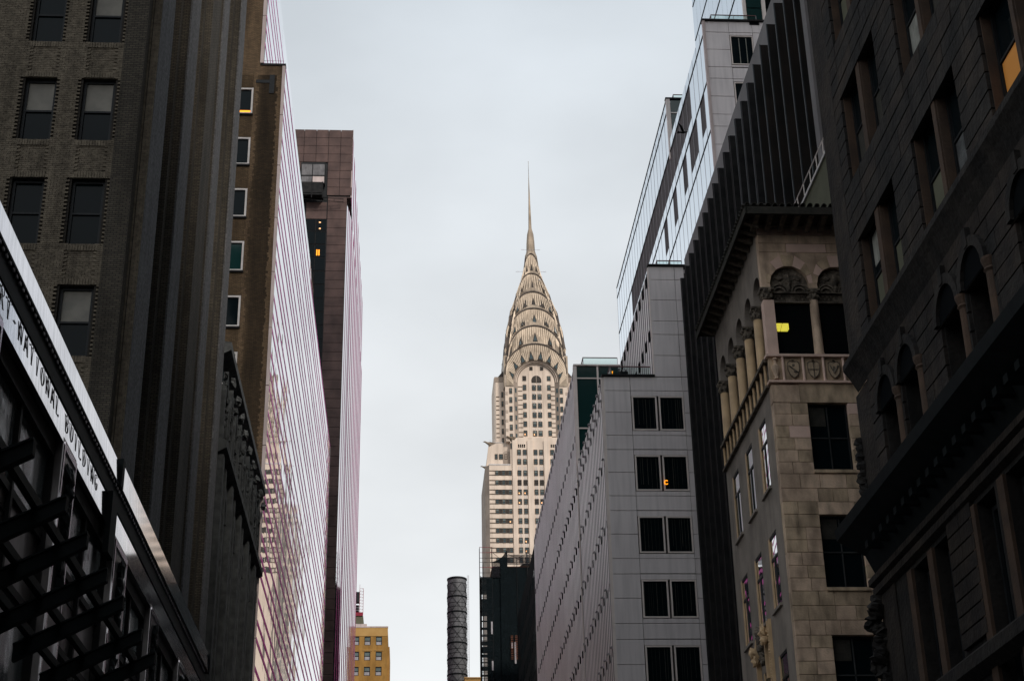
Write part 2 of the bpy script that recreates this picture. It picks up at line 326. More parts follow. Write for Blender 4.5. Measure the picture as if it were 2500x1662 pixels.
def wall(mb, plane, u0, u1, v0, v1, wf, wb, holes=(), mi=0, sides=True):
    """wall sheet with rectangular openings; plane 'Y': u=x, w=y; plane 'X': u=y, w=x. reveals run from wf to wb"""
    def P(u, v, w): return (u, w, v) if plane == 'Y' else (w, u, v)
    H = [(max(a, u0), min(b, u1), max(c, v0), min(d, v1)) for a, b, c, d in holes]
    H = [h for h in H if h[0] < h[1] and h[2] < h[3]]
    us = sorted({u0, u1, *[h[0] for h in H], *[h[1] for h in H]}); vs_ = sorted({v0, v1, *[h[2] for h in H], *[h[3] for h in H]})
    for i in range(len(us)-1):
        for j in range(len(vs_)-1):
            cu, cv = (us[i]+us[i+1])/2, (vs_[j]+vs_[j+1])/2
            if any(h[0] < cu < h[1] and h[2] < cv < h[3] for h in H): continue
            mb.quad(P(us[i], vs_[j], wf), P(us[i+1], vs_[j], wf), P(us[i+1], vs_[j+1], wf), P(us[i], vs_[j+1], wf), mi)
    for a, b, c, d in H + ([(u0, u1, v0, v1)] if sides else []):
        for p, q in (((a, c), (b, c)), ((b, c), (b, d)), ((b, d), (a, d)), ((a, d), (a, c))):
            mb.quad(P(*p, wf), P(*q, wf), P(*q, wb), P(*p, wb), mi)
    return mb

_win = {}
def window(parent, plane, u0, u1, v0, v1, w, fw=.06, kind='plain', fm='darkframe', pm='window', depth=.08, side=1, name='window', mid=True):
    """frame + pane(s); w is the outer plane of the frame, the pane sits behind it. side: +1 = inward is +w"""
    du, dv = u1-u0, v1-v0
    key = (plane, round(du, 2), round(dv, 2), round(fw, 3), kind, fm, pm, side, mid, depth)
    if key not in _win:
        def bx(b, a0, a1, c0, c1, w0, w1, mi=0):
            w0, w1 = side*w0, side*w1
            b.box(a0, a1, min(w0, w1), max(w0, w1), c0, c1, mi) if plane == 'Y' else b.box(min(w0, w1), max(w0, w1), a0, a1, c0, c1, mi)
        f = MB(); hu, hv = du/2, dv/2
        bx(f, -hu, -hu+fw, -hv, hv, 0, depth); bx(f, hu-fw, hu, -hv, hv, 0, depth)
        bx(f, -hu+fw, hu-fw, -hv, -hv+fw, 0, depth); bx(f, -hu+fw, hu-fw, hv-fw, hv, 0, depth)
        if mid: bx(f, -hu+fw, hu-fw, -fw*.4, fw*.4, .01, depth)
        p = MB(); q = depth*.6
        mats = [pm]
        if kind == 'plain': bx(p, -hu+fw, hu-fw, -hv+fw, hv-fw, q, q+.02)
        else:
            mats = [pm, kind]; t = {'blindhi': .0}.get(kind, 0)
            bx(p, -hu+fw, hu-fw, -hv+fw, -fw*.4 if mid else 0, q, q+.02, 0)
            bx(p, -hu+fw, hu-fw, fw*.4 if mid else 0, hv-fw, q, q+.02, 1)
        _win[key] = (f.mesh('window_frame', fm), p.mesh('pane', mats))
    cu, cv = (u0+u1)/2, (v0+v1)/2
    pos = (cu, w, cv) if plane == 'Y' else (w, cu, cv)
    o = inst(name, _win[key][0], parent, pos)
    inst('pane', _win[key][1], o, pos)
    return o

G0 = -1.6
# ------------------------------------------------------------------ ground, road, pavements
MB().box(-3000, 3000, -3000, 3000, G0-1.2, G0-.12).build('ground', 'asphalt', kind='structure')
MB().box(-3.5, 7.0, -300, 290, G0-.11, G0).build('road', 'asphalt', kind='structure')
MB().box(-9.2, -3.5, -300, 290, G0-.10, G0+.13).build('pavement', 'paving', kind='structure')
MB().box(7.0, 11.6, -300, 290, G0-.10, G0+.13).build('pavement', 'paving', kind='structure')
b = MB()
for k in range(60): b.box(1.7, 1.82, -60+k*6, -57.5+k*6, G0, G0+.004)
b.build('road_markings', 'paint', kind='structure')

# ================================================================== LEFT SIDE
# ------------------------------------------------------------------ low building with polished band and cornice
t = thing('bank_building', 'low dark building with a polished metal cornice and an inscribed name band', 'building', (-9, 20, G0))
X = -6.3
b = MB(); wall(b, 'X', -14, 47.0, G0, 10.78, X-.02, X-.6, [(y0, y1, z0, z1) for y0, y1 in ((15.5, 20.9), (22.0, 26.7), (28.0, 32.2), (33.9, 37.4), (38.8, 42.6), (43.8, 46.6), (9, 14.4), (2, 8)) for z0, z1 in ((G0+.6, 10.3),)])
b.box(-16, X-.62, -14, 47, G0, 10.9); b.build('wall', 'bronze', t)
MB().box(-16, X-.02, -14, 47.0, 10.9, 12.0).build('parapet', 'bronze', t)
MB().box(-9.1, -6.3, 47.0, 48.85, G0, 12.1).build('end_bay', 'bronze', t)
BX = -6.2
band = MB().prism([(BX-.1, 10.61), (BX, 10.61), (BX-.025, 11.22), (BX-.1, 11.22)], 'y', -14, 48.8).build('name_band', 'steel', t)   # the frieze leans back a little
MB().box(BX-.03, BX+.09, 31.2, 31.82, 10.0, 11.3).build('band_pier', 'blackmetal', t)
MB().prism([(BX-.12, 11.22), (BX-.03, 11.22), (BX-.05, 11.78), (BX-.12, 11.78)], 'y', -14, 48.85).box(BX-.1, BX-.005, -14, 48.85, 11.225, 11.30).build('frieze_moulding', 'blackmetal', t)
MB().prism([(BX-.08, 11.80), (BX, 11.80), (BX-.022, 12.25), (BX-.08, 12.25)], 'y', -14, 32.2).build('fascia', 'steel', t)
MB().prism([(BX-.09, 11.79), (BX+.03, 11.79), (BX+.003, 12.36), (BX-.09, 12.36)], 'y', 32.45, 48.9).build('fascia', 'steel', t)
MB().box(BX-.09, BX+.05, 32.2, 32.45, 11.77, 12.38).build('fascia_end', 'blackmetal', t); MB().box(BX-.09, BX+.05, 48.9, 49.0, 11.77, 12.38).build('fascia_end', 'blackmetal', t)
MB().box(BX-.2, BX+.005, -14, 48.9, 11.745, 11.795).build('drip_edge', 'blackmetal', t)
MB().box(-9, BX-.09, -14, 48.9, 11.9, 12.2).build('roof', 'bronze', t)
de = boxmesh('dentil', .03, .09, .05, 'galv')
for k in range(150): inst('dentil', de, t, (BX-.02, 14+k*.23, 11.70))
# inscription, cut in dark on the polished band
def arc(cx, cz, rx, rz, a0, a1, n=9): return [(cx+rx*math.cos(a0+(a1-a0)*i/n), cz+rz*math.sin(a0+(a1-a0)*i/n)) for i in range(n+1)]
GL = {
 'R': [[(0.1, 0), (.1, 1)], [(.1, 1), (.4, 1)] + arc(.4, .76, .25, .24, PI/2, -PI/2) + [(.1, .52)], [(.35, .52), (.72, 0)]],
 'T': [[(.4, 0), (.4, 1)], [(.02, .9), (.02, 1), (.78, 1), (.78, .9)]],
 '-': [[(.2, .45), (.6, .45)]],
 'N': [[(.1, 0), (.1, 1), (.7, 0), (.7, 1)]],
 'A': [[(.02, 0), (.4, 1), (.78, 0)], [(.16, .34), (.64, .34)]],
 'I': [[(.4, 0), (.4, 1)]],
 'O': [arc(.4, .5, .34, .5, 0, 2*PI, 18)],
 'L': [[(.15, 1), (.15, 0), (.68, 0), (.68, .12)]],
 'B': [[(.1, 0), (.1, 1)], [(.1, 1), (.38, 1)] + arc(.38, .77, .22, .23, PI/2, -PI/2) + [(.1, .54)], [(.38, .54)] + arc(.38, .27, .29, .27, PI/2, -PI/2) + [(.1, 0)]],
 'U': [[(.08, 1), (.08, .35)] + arc(.4, .35, .32, .35, PI, 2*PI) + [(.72, 1)]],
 'D': [[(.1, 0), (.1, 1), (.3, 1)] + arc(.3, .5, .42, .5, PI/2, -PI/2) + [(.1, 0)]],
 'G': [arc(.42, .5, .36, .5, PI*.25, PI*1.75, 14) + [(.68, .15), (.68, .45), (.45, .45)]]}
def letters(text, y0, z0, adv, h, wd, x, parent):
    for i, ch in enumerate(text):
        if ch == ' ': continue
        b = MB(); yy = y0+i*adv
        for pl in GL[ch]:
            for p, q in zip(pl[:-1], pl[1:]):
                p2 = Vector((yy+p[0]*wd, z0+p[1]*h)); q2 = Vector((yy+q[0]*wd, z0+q[1]*h)); d = q2-p2
                if d.length < 1e-5: continue
                n = Vector((-d.y, d.x)).normalized()*(.006 if abs(d.x) > abs(d.y)*.6 else .012)
                b.prism([tuple(p2-n), tuple(q2-n), tuple(q2+n), tuple(p2+n)], 'x', x-.004, x+.006)
            for p in (pl[0], pl[-1]):
                if ch not in 'OG-' and p[1] in (0, 1): b.box(x-.004, x+.0045, yy+p[0]*wd-.035, yy+p[0]*wd+.035, z0+p[1]*h-.006, z0+p[1]*h+.006)
        b.build('letter', 'engrave', parent)
letters('ART-NATIONAL BUILDING', 21.28, 10.85, .426, .32, .33, BX-.008, band)
# bays: pilasters with carved cartouches, panes and glazing bars
for i, (y0, y1) in enumerate(((20.9, 22.0), (26.75, 27.95), (32.25, 33.85), (37.45, 38.75), (42.6, 43.8), (14.4, 15.5), (8, 9))):
    p = MB().box(X-.05, X+.10, y0, y1, G0, 10.7).build('pilaster', 'shopstone', t)
    b = MB()
    for a, c in ((y0+.04, y0+.12), (y1-.12, y1-.04)): b.box(X+.10, X+.13, a, c, G0+1, 10.62)
    b.box(X+.10, X+.13, y0+.12, y1-.12, 10.5, 10.62); b.build('edge_strip', 'steel', p)
    b = MB()
    for k in range(9): b.blob((X+.13, (y0+y1)/2+.07*math.sin(k*2.1), 10.15-k*.28), (.09, .22-.012*k, .20), 40+i*10+k, .35)
    b.build('cartouche', 'blackmetal', p)
for (y0, y1) in ((15.5, 20.9), (22.0, 26.7), (28.0, 32.2), (33.9, 37.4), (38.8, 42.6), (43.8, 46.6), (9, 14.4)):
    ym = (y0+y1)/2
    for a, c in ((y0, ym-.06), (ym+.06, y1)):
        for z0, z1, mm in ((8.9, 10.3, 'bankglass'), (7.5, 8.75, 'shopstone'), (5.2, 7.35, 'bankglass'), (2.6, 5.05, 'shopstone'), (-1, 2.5, 'bankglass')):
            inst('pane', boxmesh('pane', .03, c-a-.04, z1-z0, mm), t, (X-.16, (a+c)/2, (z0+z1)/2), (0, 0, random.uniform(-.006, .006)))
    b = MB().box(X-.2, X-.06, ym-.06, ym+.06, -1, 10.3)
    for z in (8.82, 7.42, 5.12, 2.55): b.box(X-.2, X-.08, y0, ym-.06, z-.07, z+.07).box(X-.2, X-.08, ym+.06, y1, z-.07, z+.07)
    for z in (8.45, 4.9): b.box(X-.15, X-.12, y0, ym-.06, z-.03, z+.03)
    b.build('glazing_bars', 'bronze', t)

# ------------------------------------------------------------------ steel-ribbed entrance canopy
t = thing('canopy', 'dark steel-ribbed canopy tilting up over the pavement beside the bank front', 'canopy', (-6.1, 22, G0))
for y in (10.5, 12.4, 14.3, 16.2, 18.18, 20.22, 21.74, 23.4, 24.89, 26.86, 28.44):
    b = MB(); b.prism([(-6.18, 6.18), (-4.55, 7.02), (-4.55, 7.2), (-6.18, 6.42)], 'y', y-.075, y+.075)
    b.prism([(-6.18, 6.42), (-4.55, 7.2), (-4.55, 7.23), (-6.18, 6.45)], 'y', y-.12, y+.12)
    b.build('rafter', 'blackmetal', t)
for x, z in ((-5.95, 6.55), (-5.5, 6.76), (-4.95, 7.06)):
    MB().box(x-.05, x+.05, 9.5, 28.6, z-.01, z+.12).build('purlin', 'blackmetal', t)

# ------------------------------------------------------------------ brick tower
t = thing('brick_tower', 'tall grey brown brick office tower with deep piers behind the bank building', 'building', (-12, 58, G0))
YF, XF = 47.6, -9.2
cols = [(-13.75, -12.65), (-11.73, -10.60)]
rows = [(30.15+4.12*k, 32.69+4.12*k) for k in (-3, -2, -1, 0, 1, 2, 3, 4, 5, 6)]
H = [(a, c, z0, z1) for a, c in cols for z0, z1 in rows]
b = MB(); wall(b, 'Y', -16, XF, 10, 62, YF+.065, YF+.55, H, sides=False)
b.quad((-16, YF, 62), (XF, YF, 62), (XF, 71, 62), (-16, 71, 62))
b.build('wall', 'mortar', t)
# every brick of the west face, laid in running bond with raked joints
b = MB(); bw, bh = .212, .0775; z = 12.0; k = 0; rnd = random.Random(3)
while z < 37.6:
    x = -15.4 - (bw/2 if k % 2 else 0)
    while x < XF-.02:
        x0, x1 = max(x, -15.4)+.006, min(x+bw, XF)-.006
        if x1-x0 > .03:
            inw = [h for h in H if x1 > h[0]-.001 and x0 < h[1]+.001 and z+bh > h[2] and z < h[3]]
            insp = [c for c in cols if x0 >= c[0]-.02 and x1 <= c[1]+.02]
            if not inw:
                d = rnd.uniform(-.004, .004) + (.03 if insp else 0)
                if True:
                    y0 = YF+d-.0; zz0, zz1 = z+.006, z+bh-.006
                    b.add([(x0, y0, zz0), (x1, y0, zz0), (x1, y0, zz1), (x0, y0, zz1), (x0, YF+.08, zz0), (x1, YF+.08, zz0), (x1, YF+.08, zz1), (x0, YF+.08, zz1)],
                          [(0, 1, 2, 3), (0, 4, 5, 1), (1, 5, 6, 2), (2, 6, 7, 3), (3, 7, 4, 0)])
        x += bw
    z += bh; k += 1
b.build('brick_courses', 'brickgeo', t, kind='stuff')
MB().box(-9.485, -9.46, YF-.008, YF+.0, 10, 44).build('expansion_joint', 'mortar', t)
sol = boxmesh('soldier_brick', .075, .05, .22, 'brickgeo')
for a, c in cols:
    for z0, z1 in rows:
        n = int((c-a)/.09)
        for i in range(n):
            for zz in (z1+.13, z0-.16):
                if zz < 37.6 and zz > 19: inst('soldier_brick', sol, t, (a+.045+i*(c-a)/n, YF+.015+random.uniform(-.004, .004), zz))
for ci, (a, c) in enumerate(cols):
    for ri, (z0, z1) in enumerate(rows):
        kind = {(0, 3): 'blind', (1, 3): 'blind', (1, 4): 'blind', (1, 1): 'blind', (0, 1): 'blind'}.get((ci, ri), 'plain')
        window(t, 'Y', a+.01, c-.01, z0, z1, YF+.22, .09, kind, mid=True, depth=.12)
# street side: brick piers stepping back, granite facings with the brick's paler grazing look put into colour, dark window slots
b = MB().box(-16, -10.3, 47.9, 71, 10, 44); b.build('core', 'darkframe', t)
b = MB()
for y0, y1, x in ((47.62, 50.1, XF), (53.96, 56.0, XF), (60.0, 62.6, XF-.05), (62.7, 64.6, XF), (69.1, 70.9, XF)):
    b.box(-10.3, x-.05, y0, y1, 10, 62)
    b.box(-10.3, x-.35, y0-.62, y0-.02, 10, 62)
b.build('pier', 'brick', t)
for y0, y1 in ((47.66, 50.12), (53.9, 56.05), (62.85, 64.65), (69.05, 70.92)):
    MB().box(XF-.06, XF+.01, y0, y1, 10, 62.1).build('pale_side_facing', 'paleside', t)
for y0, y1 in ((50.7, 53.2), (56.4, 59.3), (65.2, 68.4)):
    for z0, z1 in rows:
        window(t, 'X', y0, y1, z0, z1, -10.02, .08, 'plain', side=-1)
        inst('spandrel', boxmesh('spandrel', .1, y1-y0, 1.45, 'brick'), t, (-10.1, (y0+y1)/2, z0-.82))

# ------------------------------------------------------------------ gothic building
t = thing('gothic_building', 'dark narrow building with pointed windows and a carved top under a sloping roof edge', 'building', (-11, 81, G0))
X = -9.2
ys = [71.4+i*4.4 for i in range(5)]
H = []
for y in ys: H += [(y+.5, y+1.55, 5, 25.4), (y+2.3, y+3.35, 5, 25.4)]
b = MB(); wall(b, 'X', 70.95, 91.8, G0, 27.8, X, X-.7, H); b.box(-18, X-.72, 70.95, 91.8, G0, 33.0); b.build('wall', 'gothic', t)
for i, y in enumerate(ys):
    for a in (y+.5, y+2.3):
        m = a+.525
        b = MB(); b.strip([(a+.01, 25.3), (a+.15, 25.9), (m, 26.5), (a+.9, 25.9), (a+1.04, 25.3)], [(a-.18, 25.3), (a-.1, 26.1), (m, 27.0), (a+1.15, 26.1), (a+1.23, 25.3)], 'x', X-.05, X+.14)
        b.build('pointed_arch', 'gothic', t)
        MB().prism([(a, 25.2), (a+1.05, 25.2), (a+.9, 25.9), (m, 26.5), (a+.15, 25.9)], 'x', X-.02, X+.006).build('tympanum', 'black', t)
        for z in range(0, 5): window(t, 'X', a+.05, a+1.0, 5.2+z*4.05, 8.9+z*4.05, X-.45, .08, side=-1, mid=True)
    MB().box(X-.02, X+.28, y-.28, y+.32, G0, 27.6).box(X-.02, X+.2, y+1.75, y+2.1, G0, 27.6).build('buttress', 'gothic', t)
    MB().box(X+.20, X+.30, y+.34, y+.46, 22.6, 23.8).build('bracket', 'gothic', t)
MB().prism([(X-.1, 27.6), (X+.42, 27.9), (X+.42, 28.25), (X-.1, 28.5)], 'y', 70.95, 91.9).build('string_course', 'gothic', t)
MB().prism([(X-.2, 32.7), (X+.35, 33.0), (X+.35, 33.4), (X-.2, 33.5)], 'y', 70.95, 91.9).build('cornice', 'gothiclight', t)
for i in range(9):
    y = 71.8+i*2.3
    b = MB(); b.prism([(y-.55, 28.5), (y+.55, 28.5), (y+.5, 30.6), (y, 31.6), (y-.5, 30.6)], 'x', X-.02, X+.01); b.build('niche', 'black', t)
    b = MB(); b.strip([(y-.55, 28.4), (y-.5, 30.6), (y, 31.6), (y+.5, 30.6), (y+.55, 28.4)], [(y-.8, 28.4), (y-.75, 30.9), (y, 32.2), (y+.75, 30.9), (y+.8, 28.4)], 'x', X-.02, X+.2)
    for k in range(7): b.blob((X+.16, y+random.uniform(-.6, .6), 28.8+k*.5), (.09, .15, .16), i*20+k, .4)
    b.build('tracery', 'gothic', t)
    b = MB().blob((X+.30, y+1.15, 32.1), (.16, .24, .26), i+300, .4)
    b.build('finial_carving', 'gothiclight', t, smooth=False)

# ------------------------------------------------------------------ brown brick building with mirror glass street side
t = thing('glass_sided_building', 'brown brick party wall beside a white mirror glass street front with dark pink lines', 'building', (-12, 128, G0))
Y, X = 92.0, -9.0
wrows = [(60.53-4.03*k, 62.66-4.0*k) for k in range(9)]
H = [(-12.7, -11.08, z0, z1) for z0, z1 in wrows]
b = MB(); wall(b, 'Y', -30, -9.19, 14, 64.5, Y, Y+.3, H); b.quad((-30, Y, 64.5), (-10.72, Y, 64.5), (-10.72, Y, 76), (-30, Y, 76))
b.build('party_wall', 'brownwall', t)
MB().box(-30, -9.1, 92.35, 164, G0, 64.4).box(-30, -10.7, 92.32, 150, 64.45, 76).build('core', 'darkframe', t)
MB().box(-10.7, -8.96, Y-.06, Y+.4, 64.5, 64.66).build('coping', 'bronze', t)
MB().box(-10.02, -9.68, Y-.05, Y-.005, 62.2, 63.72).box(-10.95, -9.68, Y-.04, Y-.005, 63.05, 63.3).build('vent_panel', 'darkframe', t)
for i, (z0, z1) in enumerate(wrows):
    window(t, 'Y', -12.7, -11.08, z0, z1, Y+.02, .13, 'plain', fm='white', pm='green' if i == 3 else 'window', depth=.2, mid=False)
    inst('sill', boxmesh('sill', 1.75, .14, .12, 'bronze'), t, (-11.9, Y-.04, z0-.07))
MB().box(-12.5, -11.23, Y+.04, Y+.10, 60.68, 60.82).build('lit_strip', M['neon'], t)
edge = [64.5-4.03*k for k in range(13)]
for k, z in enumerate(edge[:-1]): MB().box(-9.19, -8.985, Y-.05, Y+.12, z-4.0, z-.02).build('corner_trim', 'pinkwhite', t)
for z in (64.7, 68.7, 72.7): MB().box(-10.74, -10.5, Y-.05, Y+.1, z+.01, z+3.97).build('corner_trim', 'pinkwhite', t)
zl = []
for k in range(12):
    z = 64.5-4.03*k; zl += [z, z-1.68, z-2.97]
zl = zl[:34]
pw = 3.0; rest = MB(); n = 0; rnd = random.Random(11)
for j in range(24):
    for i in range(len(zl)-1):
        z1, z0 = zl[i]-.045, zl[i+1]+.045; y0 = Y+.12+j*pw; yc = y0+pw/2; h = z1-z0
        ry, rz = rnd.gauss(0, .0011), rnd.gauss(0, .0013)
        if j < 9: inst('glass_pane', boxmesh('glass_pane', .03, pw-.01, h, 'mirror'), t, (X-.02, yc, (z0+z1)/2), (0, ry, rz))
        else:
            hz, hy = h/2, pw/2-.005; zc = (z0+z1)/2
            rest.quad((X-.005-ry*hz+rz*hy, yc-hy, zc-hz), (X-.005-ry*hz-rz*hy, yc+hy, zc-hz), (X-.005+ry*hz-rz*hy, yc+hy, zc+hz), (X-.005+ry*hz+rz*hy, yc-hy, zc+hz))
rest.build('far_glass_panes', 'mirror', t, kind='stuff')
for z in zl: MB().box(X-.03, X+.008, Y+.1, 164, z-.16, z+.16).build('mullion', 'magenta', t)
MB().box(X-.06, X+.03, 163.9, 164.1, 14, 64.6).build('end_trim', 'pinkwhite', t)
for i, z in enumerate((64.72, 66.4, 67.7, 68.73, 70.4, 71.7, 72.75, 74.3)):
    MB().box(-10.53, -10.477, Y+.1, 150, z-.15, z+.15).build('mullion', 'magenta', t)
for j in range(5):
    for i in range(3): inst('glass_pane', boxmesh('glass_pane', .03, 11.5, 3.9, 'mirror'), t, (-10.5, Y+6+j*11.55, 66.7+4*i), (0, rnd.gauss(0, .001), rnd.gauss(0, .0008)))
b = MB().tube((-10.5, Y+.1, 64.98), (-9.1, Y+.1, 64.98), .012)
for k in range(8): b.tube((-10.4+k*.18, Y+.1, 64.6), (-10.4+k*.18, Y+.1, 64.98), .01, n=5)
b.build('roof_rail', 'galv', t)

# ------------------------------------------------------------------ maroon tower with pink finned side
t = thing('maroon_tower', 'tall maroon panelled tower whose street side carries close pink vertical fins', 'building', (-14, 210, G0))
Y = 174.0
MB().box(-30, -8.45, Y+.12, 228, G0, 101.6).box(-30, -8.0, Y+4.3, 228, G0, 102.3).box(-30, -8.0, Y+.12, 228, 102.3, 112.1).box(-30, -8.6, Y+.2, 228, 101.6, 102.3).build('core', 'darkframe', t)
cnt = 0
xs_hi = [-20.3, -18.75, -17.2, -15.67, -14.12, -12.56, -11.0, -9.45, -7.87]; xs_lo = [-17.2, -15.67, -13.6]
def panel(x0, x1, z0, z1, m='maroon'):
    inst('cladding_panel', boxmesh('cladding_panel', x1-x0-.05, .14, z1-z0-.05, m), t, ((x0+x1)/2, Y+.07+random.uniform(-.01, .01), (z0+z1)/2))
for i in range(3, 8):
    z = 112.25
    for k in range(8):
        z1 = z-1.22*k; z0 = z1-1.22
        if z0 < 102.4: z0 = 102.4
        if z1-z0 < .3: continue
        if -14.2 < xs_hi[i] < -11.5 and z0 < 106.6: continue
        panel(xs_hi[i], xs_hi[i+1], z0, z1)
z = 101.5
while z > 40:
    z0 = z-1.22
    panel(-10.85, -8.42, z0, z)
    if z > 99.4 or z < 62: panel(-13.55, -10.93, z0, z)
    z = z0
b = MB()
for i in range(14):
    z1 = 99.2-i*1.84-.03*i
    for x0, x1 in ((-13.55, -12.28), (-12.2, -10.93)):
        inst('window_pane', boxmesh('window_pane', x1-x0-.06, .08, 1.7, 'window'), t, ((x0+x1)/2, Y+.1, z1-.9), (random.uniform(-.004, .004), 0, random.uniform(-.004, .004)))
    b.box(-13.55, -10.93, Y+.04, Y+.1, z1-.05, z1+.03)
b.box(-12.29, -12.19, Y+.04, Y+.1, 73, 99.2); b.build('window_bars', 'bronze', t)
MB().box(-11.85, -11.62, Y+.0, Y+.05, 98.5, 98.66).box(-11.82, -11.6, Y, Y+.05, 97.62, 97.78).build('ceiling_light', 'lit', t)
MB().box(-12.04, -11.9, Y, Y+.05, 93.9, 94.7).box(-11.78, -11.64, Y, Y+.05, 93.9, 94.7).build('ceiling_light', 'neon', t)
b = MB(); b.box(-14.3, -11.25, Y-.9, Y, 106.55, 106.75).box(-14.3, -14.2, Y-.9, Y, 101.7, 106.6).box(-11.35, -11.25, Y-.9, Y, 103.7, 106.6).box(-12.87, -12.79, Y-.93, Y-.85, 103.7, 106.6).box(-14.3, -11.3, Y-.93, Y-.85, 104.74, 104.86).build('bay_frame', 'darkframe', t)
for x0, x1, z0, z1, m in ((-14.2, -12.9, 104.9, 106.5, 'shopstone'), (-12.8, -11.35, 104.9, 106.5, 'shopstone'), (-14.2, -12.9, 103.8, 104.7, 'shopstone'), (-12.8, -11.35, 103.8, 104.7, 'pinkwhite')):
    inst('bay_pane', boxmesh('bay_pane', x1-x0, .05, z1-z0, m), t, ((x0+x1)/2, Y-.88, (z0+z1)/2))
b = MB().box(-14.3, -11.4, Y-1.4, Y, 101.75, 101.9).box(-14.3, -11.4, Y-1.4, Y-1.32, 102.05, 103.6)
for x in (-14.25, -12.8, -11.45): b.box(x-.05, x+.05, Y-1.45, Y-1.36, 101.3, 103.65)
for z in (101.62, 101.2): b.tube((-14.3, Y-1.3, z), (-8.84, Y-.6, z), .035)
for x in (-11.2, -10, -8.9): b.tube((x, Y-.8, 101.2), (x, Y-.8, 101.62), .03)
b.build('balcony', 'bronze', t)
# street side: mirror strips and fins
for f in (.22, .55, .85):
    MB().prism([(-8.42+.45*f, Y+.10+4.08*f), (-8.42+.45*(f+.12), Y+.10+4.08*(f+.12)), (-8.42+.45*(f+.12)-.05, Y+.16+4.08*(f+.12)), (-8.42+.45*f-.05, Y+.16+4.08*f)], 'z', G0, 101.3).build('fin', 'plum', t)
panel(-10.85, -8.45, 101.5, 102.32); MB().box(-8.45, -7.97, Y+.05, Y+4.4, 102.2, 102.32).build('soffit_panel', 'maroon', t)
MB().box(-8.0, -7.95, Y+4.2, 228, G0, 102.2).box(-8.0, -7.95, Y+.1, 228, 102.2, 112.2).build('side_glass', 'pinkmirror', t)
MB().prism([(-8.42, Y+.12), (-7.97, Y+4.2), (-8.42, Y+4.2)], 'z', G0, 101.3).build('corner_return', 'pinkmirror', t)
for k in range(19):
    y = Y+4.3+k*5.2
    if y < 226: MB().box(-7.96, -7.938, y, y+2.3+.03*k, G0, 102.2 if k else 101.3).build('fin', 'plum', t)
for k in range(9):
    y = Y+.7+k*5.8
    MB().box(-7.96, -7.938, y, y+2.4, 102.2, 112.2).build('fin', 'plum', t)
MB().box(-8.0, -7.88, Y+.0, Y+.3, 102.2, 112.3).build('corner_fin', 'pinkwhite', t)

# ------------------------------------------------------------------ ochre brick building far down the street
t = thing('ochre_building', 'small ochre brick building with paired sash windows at the end of the street', 'building', (-9, 305, G0))
Y = 300.0
H = [(x0, x0+1.18, z0, z0+1.7) for x0 in (-10.85, -8.69, -6.51) for z0 in [77.52-2.92*k for k in range(8)]]
b = MB(); wall(b, 'Y', -20, -4.27, G0, 79.3, Y, Y+.4, H); b.box(-20, -4.27, Y+.42, 315, G0, 81); b.build('wall', 'yellow', t)
MB().box(-20, -4.25, Y-.06, Y+.42, 79.3, 80.95).build('top_band', 'ochre2', t)
MB().box(-20, -4.2, Y-.12, Y+.5, 80.95, 81.2).box(-20, -8.3, Y-.12, Y+.5, 81.2, 81.65).build('coping', 'pinkwhite', t)
MB().box(-4.27, -3.88, Y+1.5, 314, G0, 77.6).build('side_wing', 'yellow', t)
for i, h in enumerate(H): window(t, 'Y', h[0], h[1], h[2], h[3], Y+.03, .10, 'towerblind', fm='darkframe', pm='galv', depth=.2)
for x in (-8.1, -5.9):
    for z in (76.55, ): MB().box(x-.9, x+.9, Y-.1, Y, z-.08, z+.06).build('lintel_band', 'ochre2', t)
MB().prism([(-20, 81.65), (-8.85, 81.65), (-9.1, 83.8), (-20, 83.8)], 'y', Y+2, Y+9).build('penthouse', 'olive', t)
MB().box(-20, -9.2, Y+1.8, Y+9.2, 83.8, 84.45).build('red_fascia', 'redmetal', t)
b = MB()
for x in (-9.9, -9.2):
    for y in (Y+3, Y+3.7): b.tube((x, y, 84.4), (x, y, 89.6), .035, n=5)
for k in range(9):
    z = 84.8+k*.6
    b.tube((-9.9, Y+3, z), (-9.2, Y+3, z), .025, n=5)
    b.tube((-9.9, Y+3, z), (-9.2, Y+3, z+.6), .018, n=4) if k < 8 else None
b.tube((-9.9, Y+3, 89.6), (-9.9, Y+3, 90.4), .03, n=5); b.build('lattice_mast', 'redmetal', t)
b = MB().box(-12.5, -9.95, Y+3, Y+4.4, 86.9, 88.9)
for k in range(4): b.box(-12.5, -10.0, Y+3.2, Y+4.2, 84.6+k*.5, 84.8+k*.5)
b.build('antenna_box', 'darkframe', t)

# ------------------------------------------------------------------ steel-braced chimney stack
t = thing('chimney_stack', 'grey cylindrical chimney stack wrapped in black rings and cross bracing', 'chimney stack', (6.07, 201.3, G0))
cx, cyy, R = 6.07, 201.3, 1.24
prof = [(R, 0), (R, 62.0), (R*.97, 62.25), (R*.8, 62.35)]
MB().lathe((cx, cyy, G0), prof, 28).build('shaft', 'stack', t, smooth=True)
MB().lathe((cx, cyy, 60.55), [(R+.02, 0), (R+.07, .03), (R+.07, .22), (R+.02, .25)], 28).build('cap_ring', 'darkframe', t)
zr = [58.25-2.03*k for k in range(12)]
for z in zr: MB().lathe((cx, cyy, z-.14), [(R+.01, 0), (R+.08, .02), (R+.08, .17), (R+.01, .19)], 28).build('ring_beam', 'blackmetal', t)
for z in [60.0]+[zz+1.15 for zz in zr[1:]]+[zz+.62 for zz in zr]: MB().lathe((cx, cyy, z-.04), [(R+.01, 0), (R+.035, .01), (R+.035, .05), (R+.01, .06)], 24).build('hoop', 'darkframe', t)
def onr(a, z, r=R+.06): return (cx+r*math.cos(a), cyy+r*math.sin(a), z)
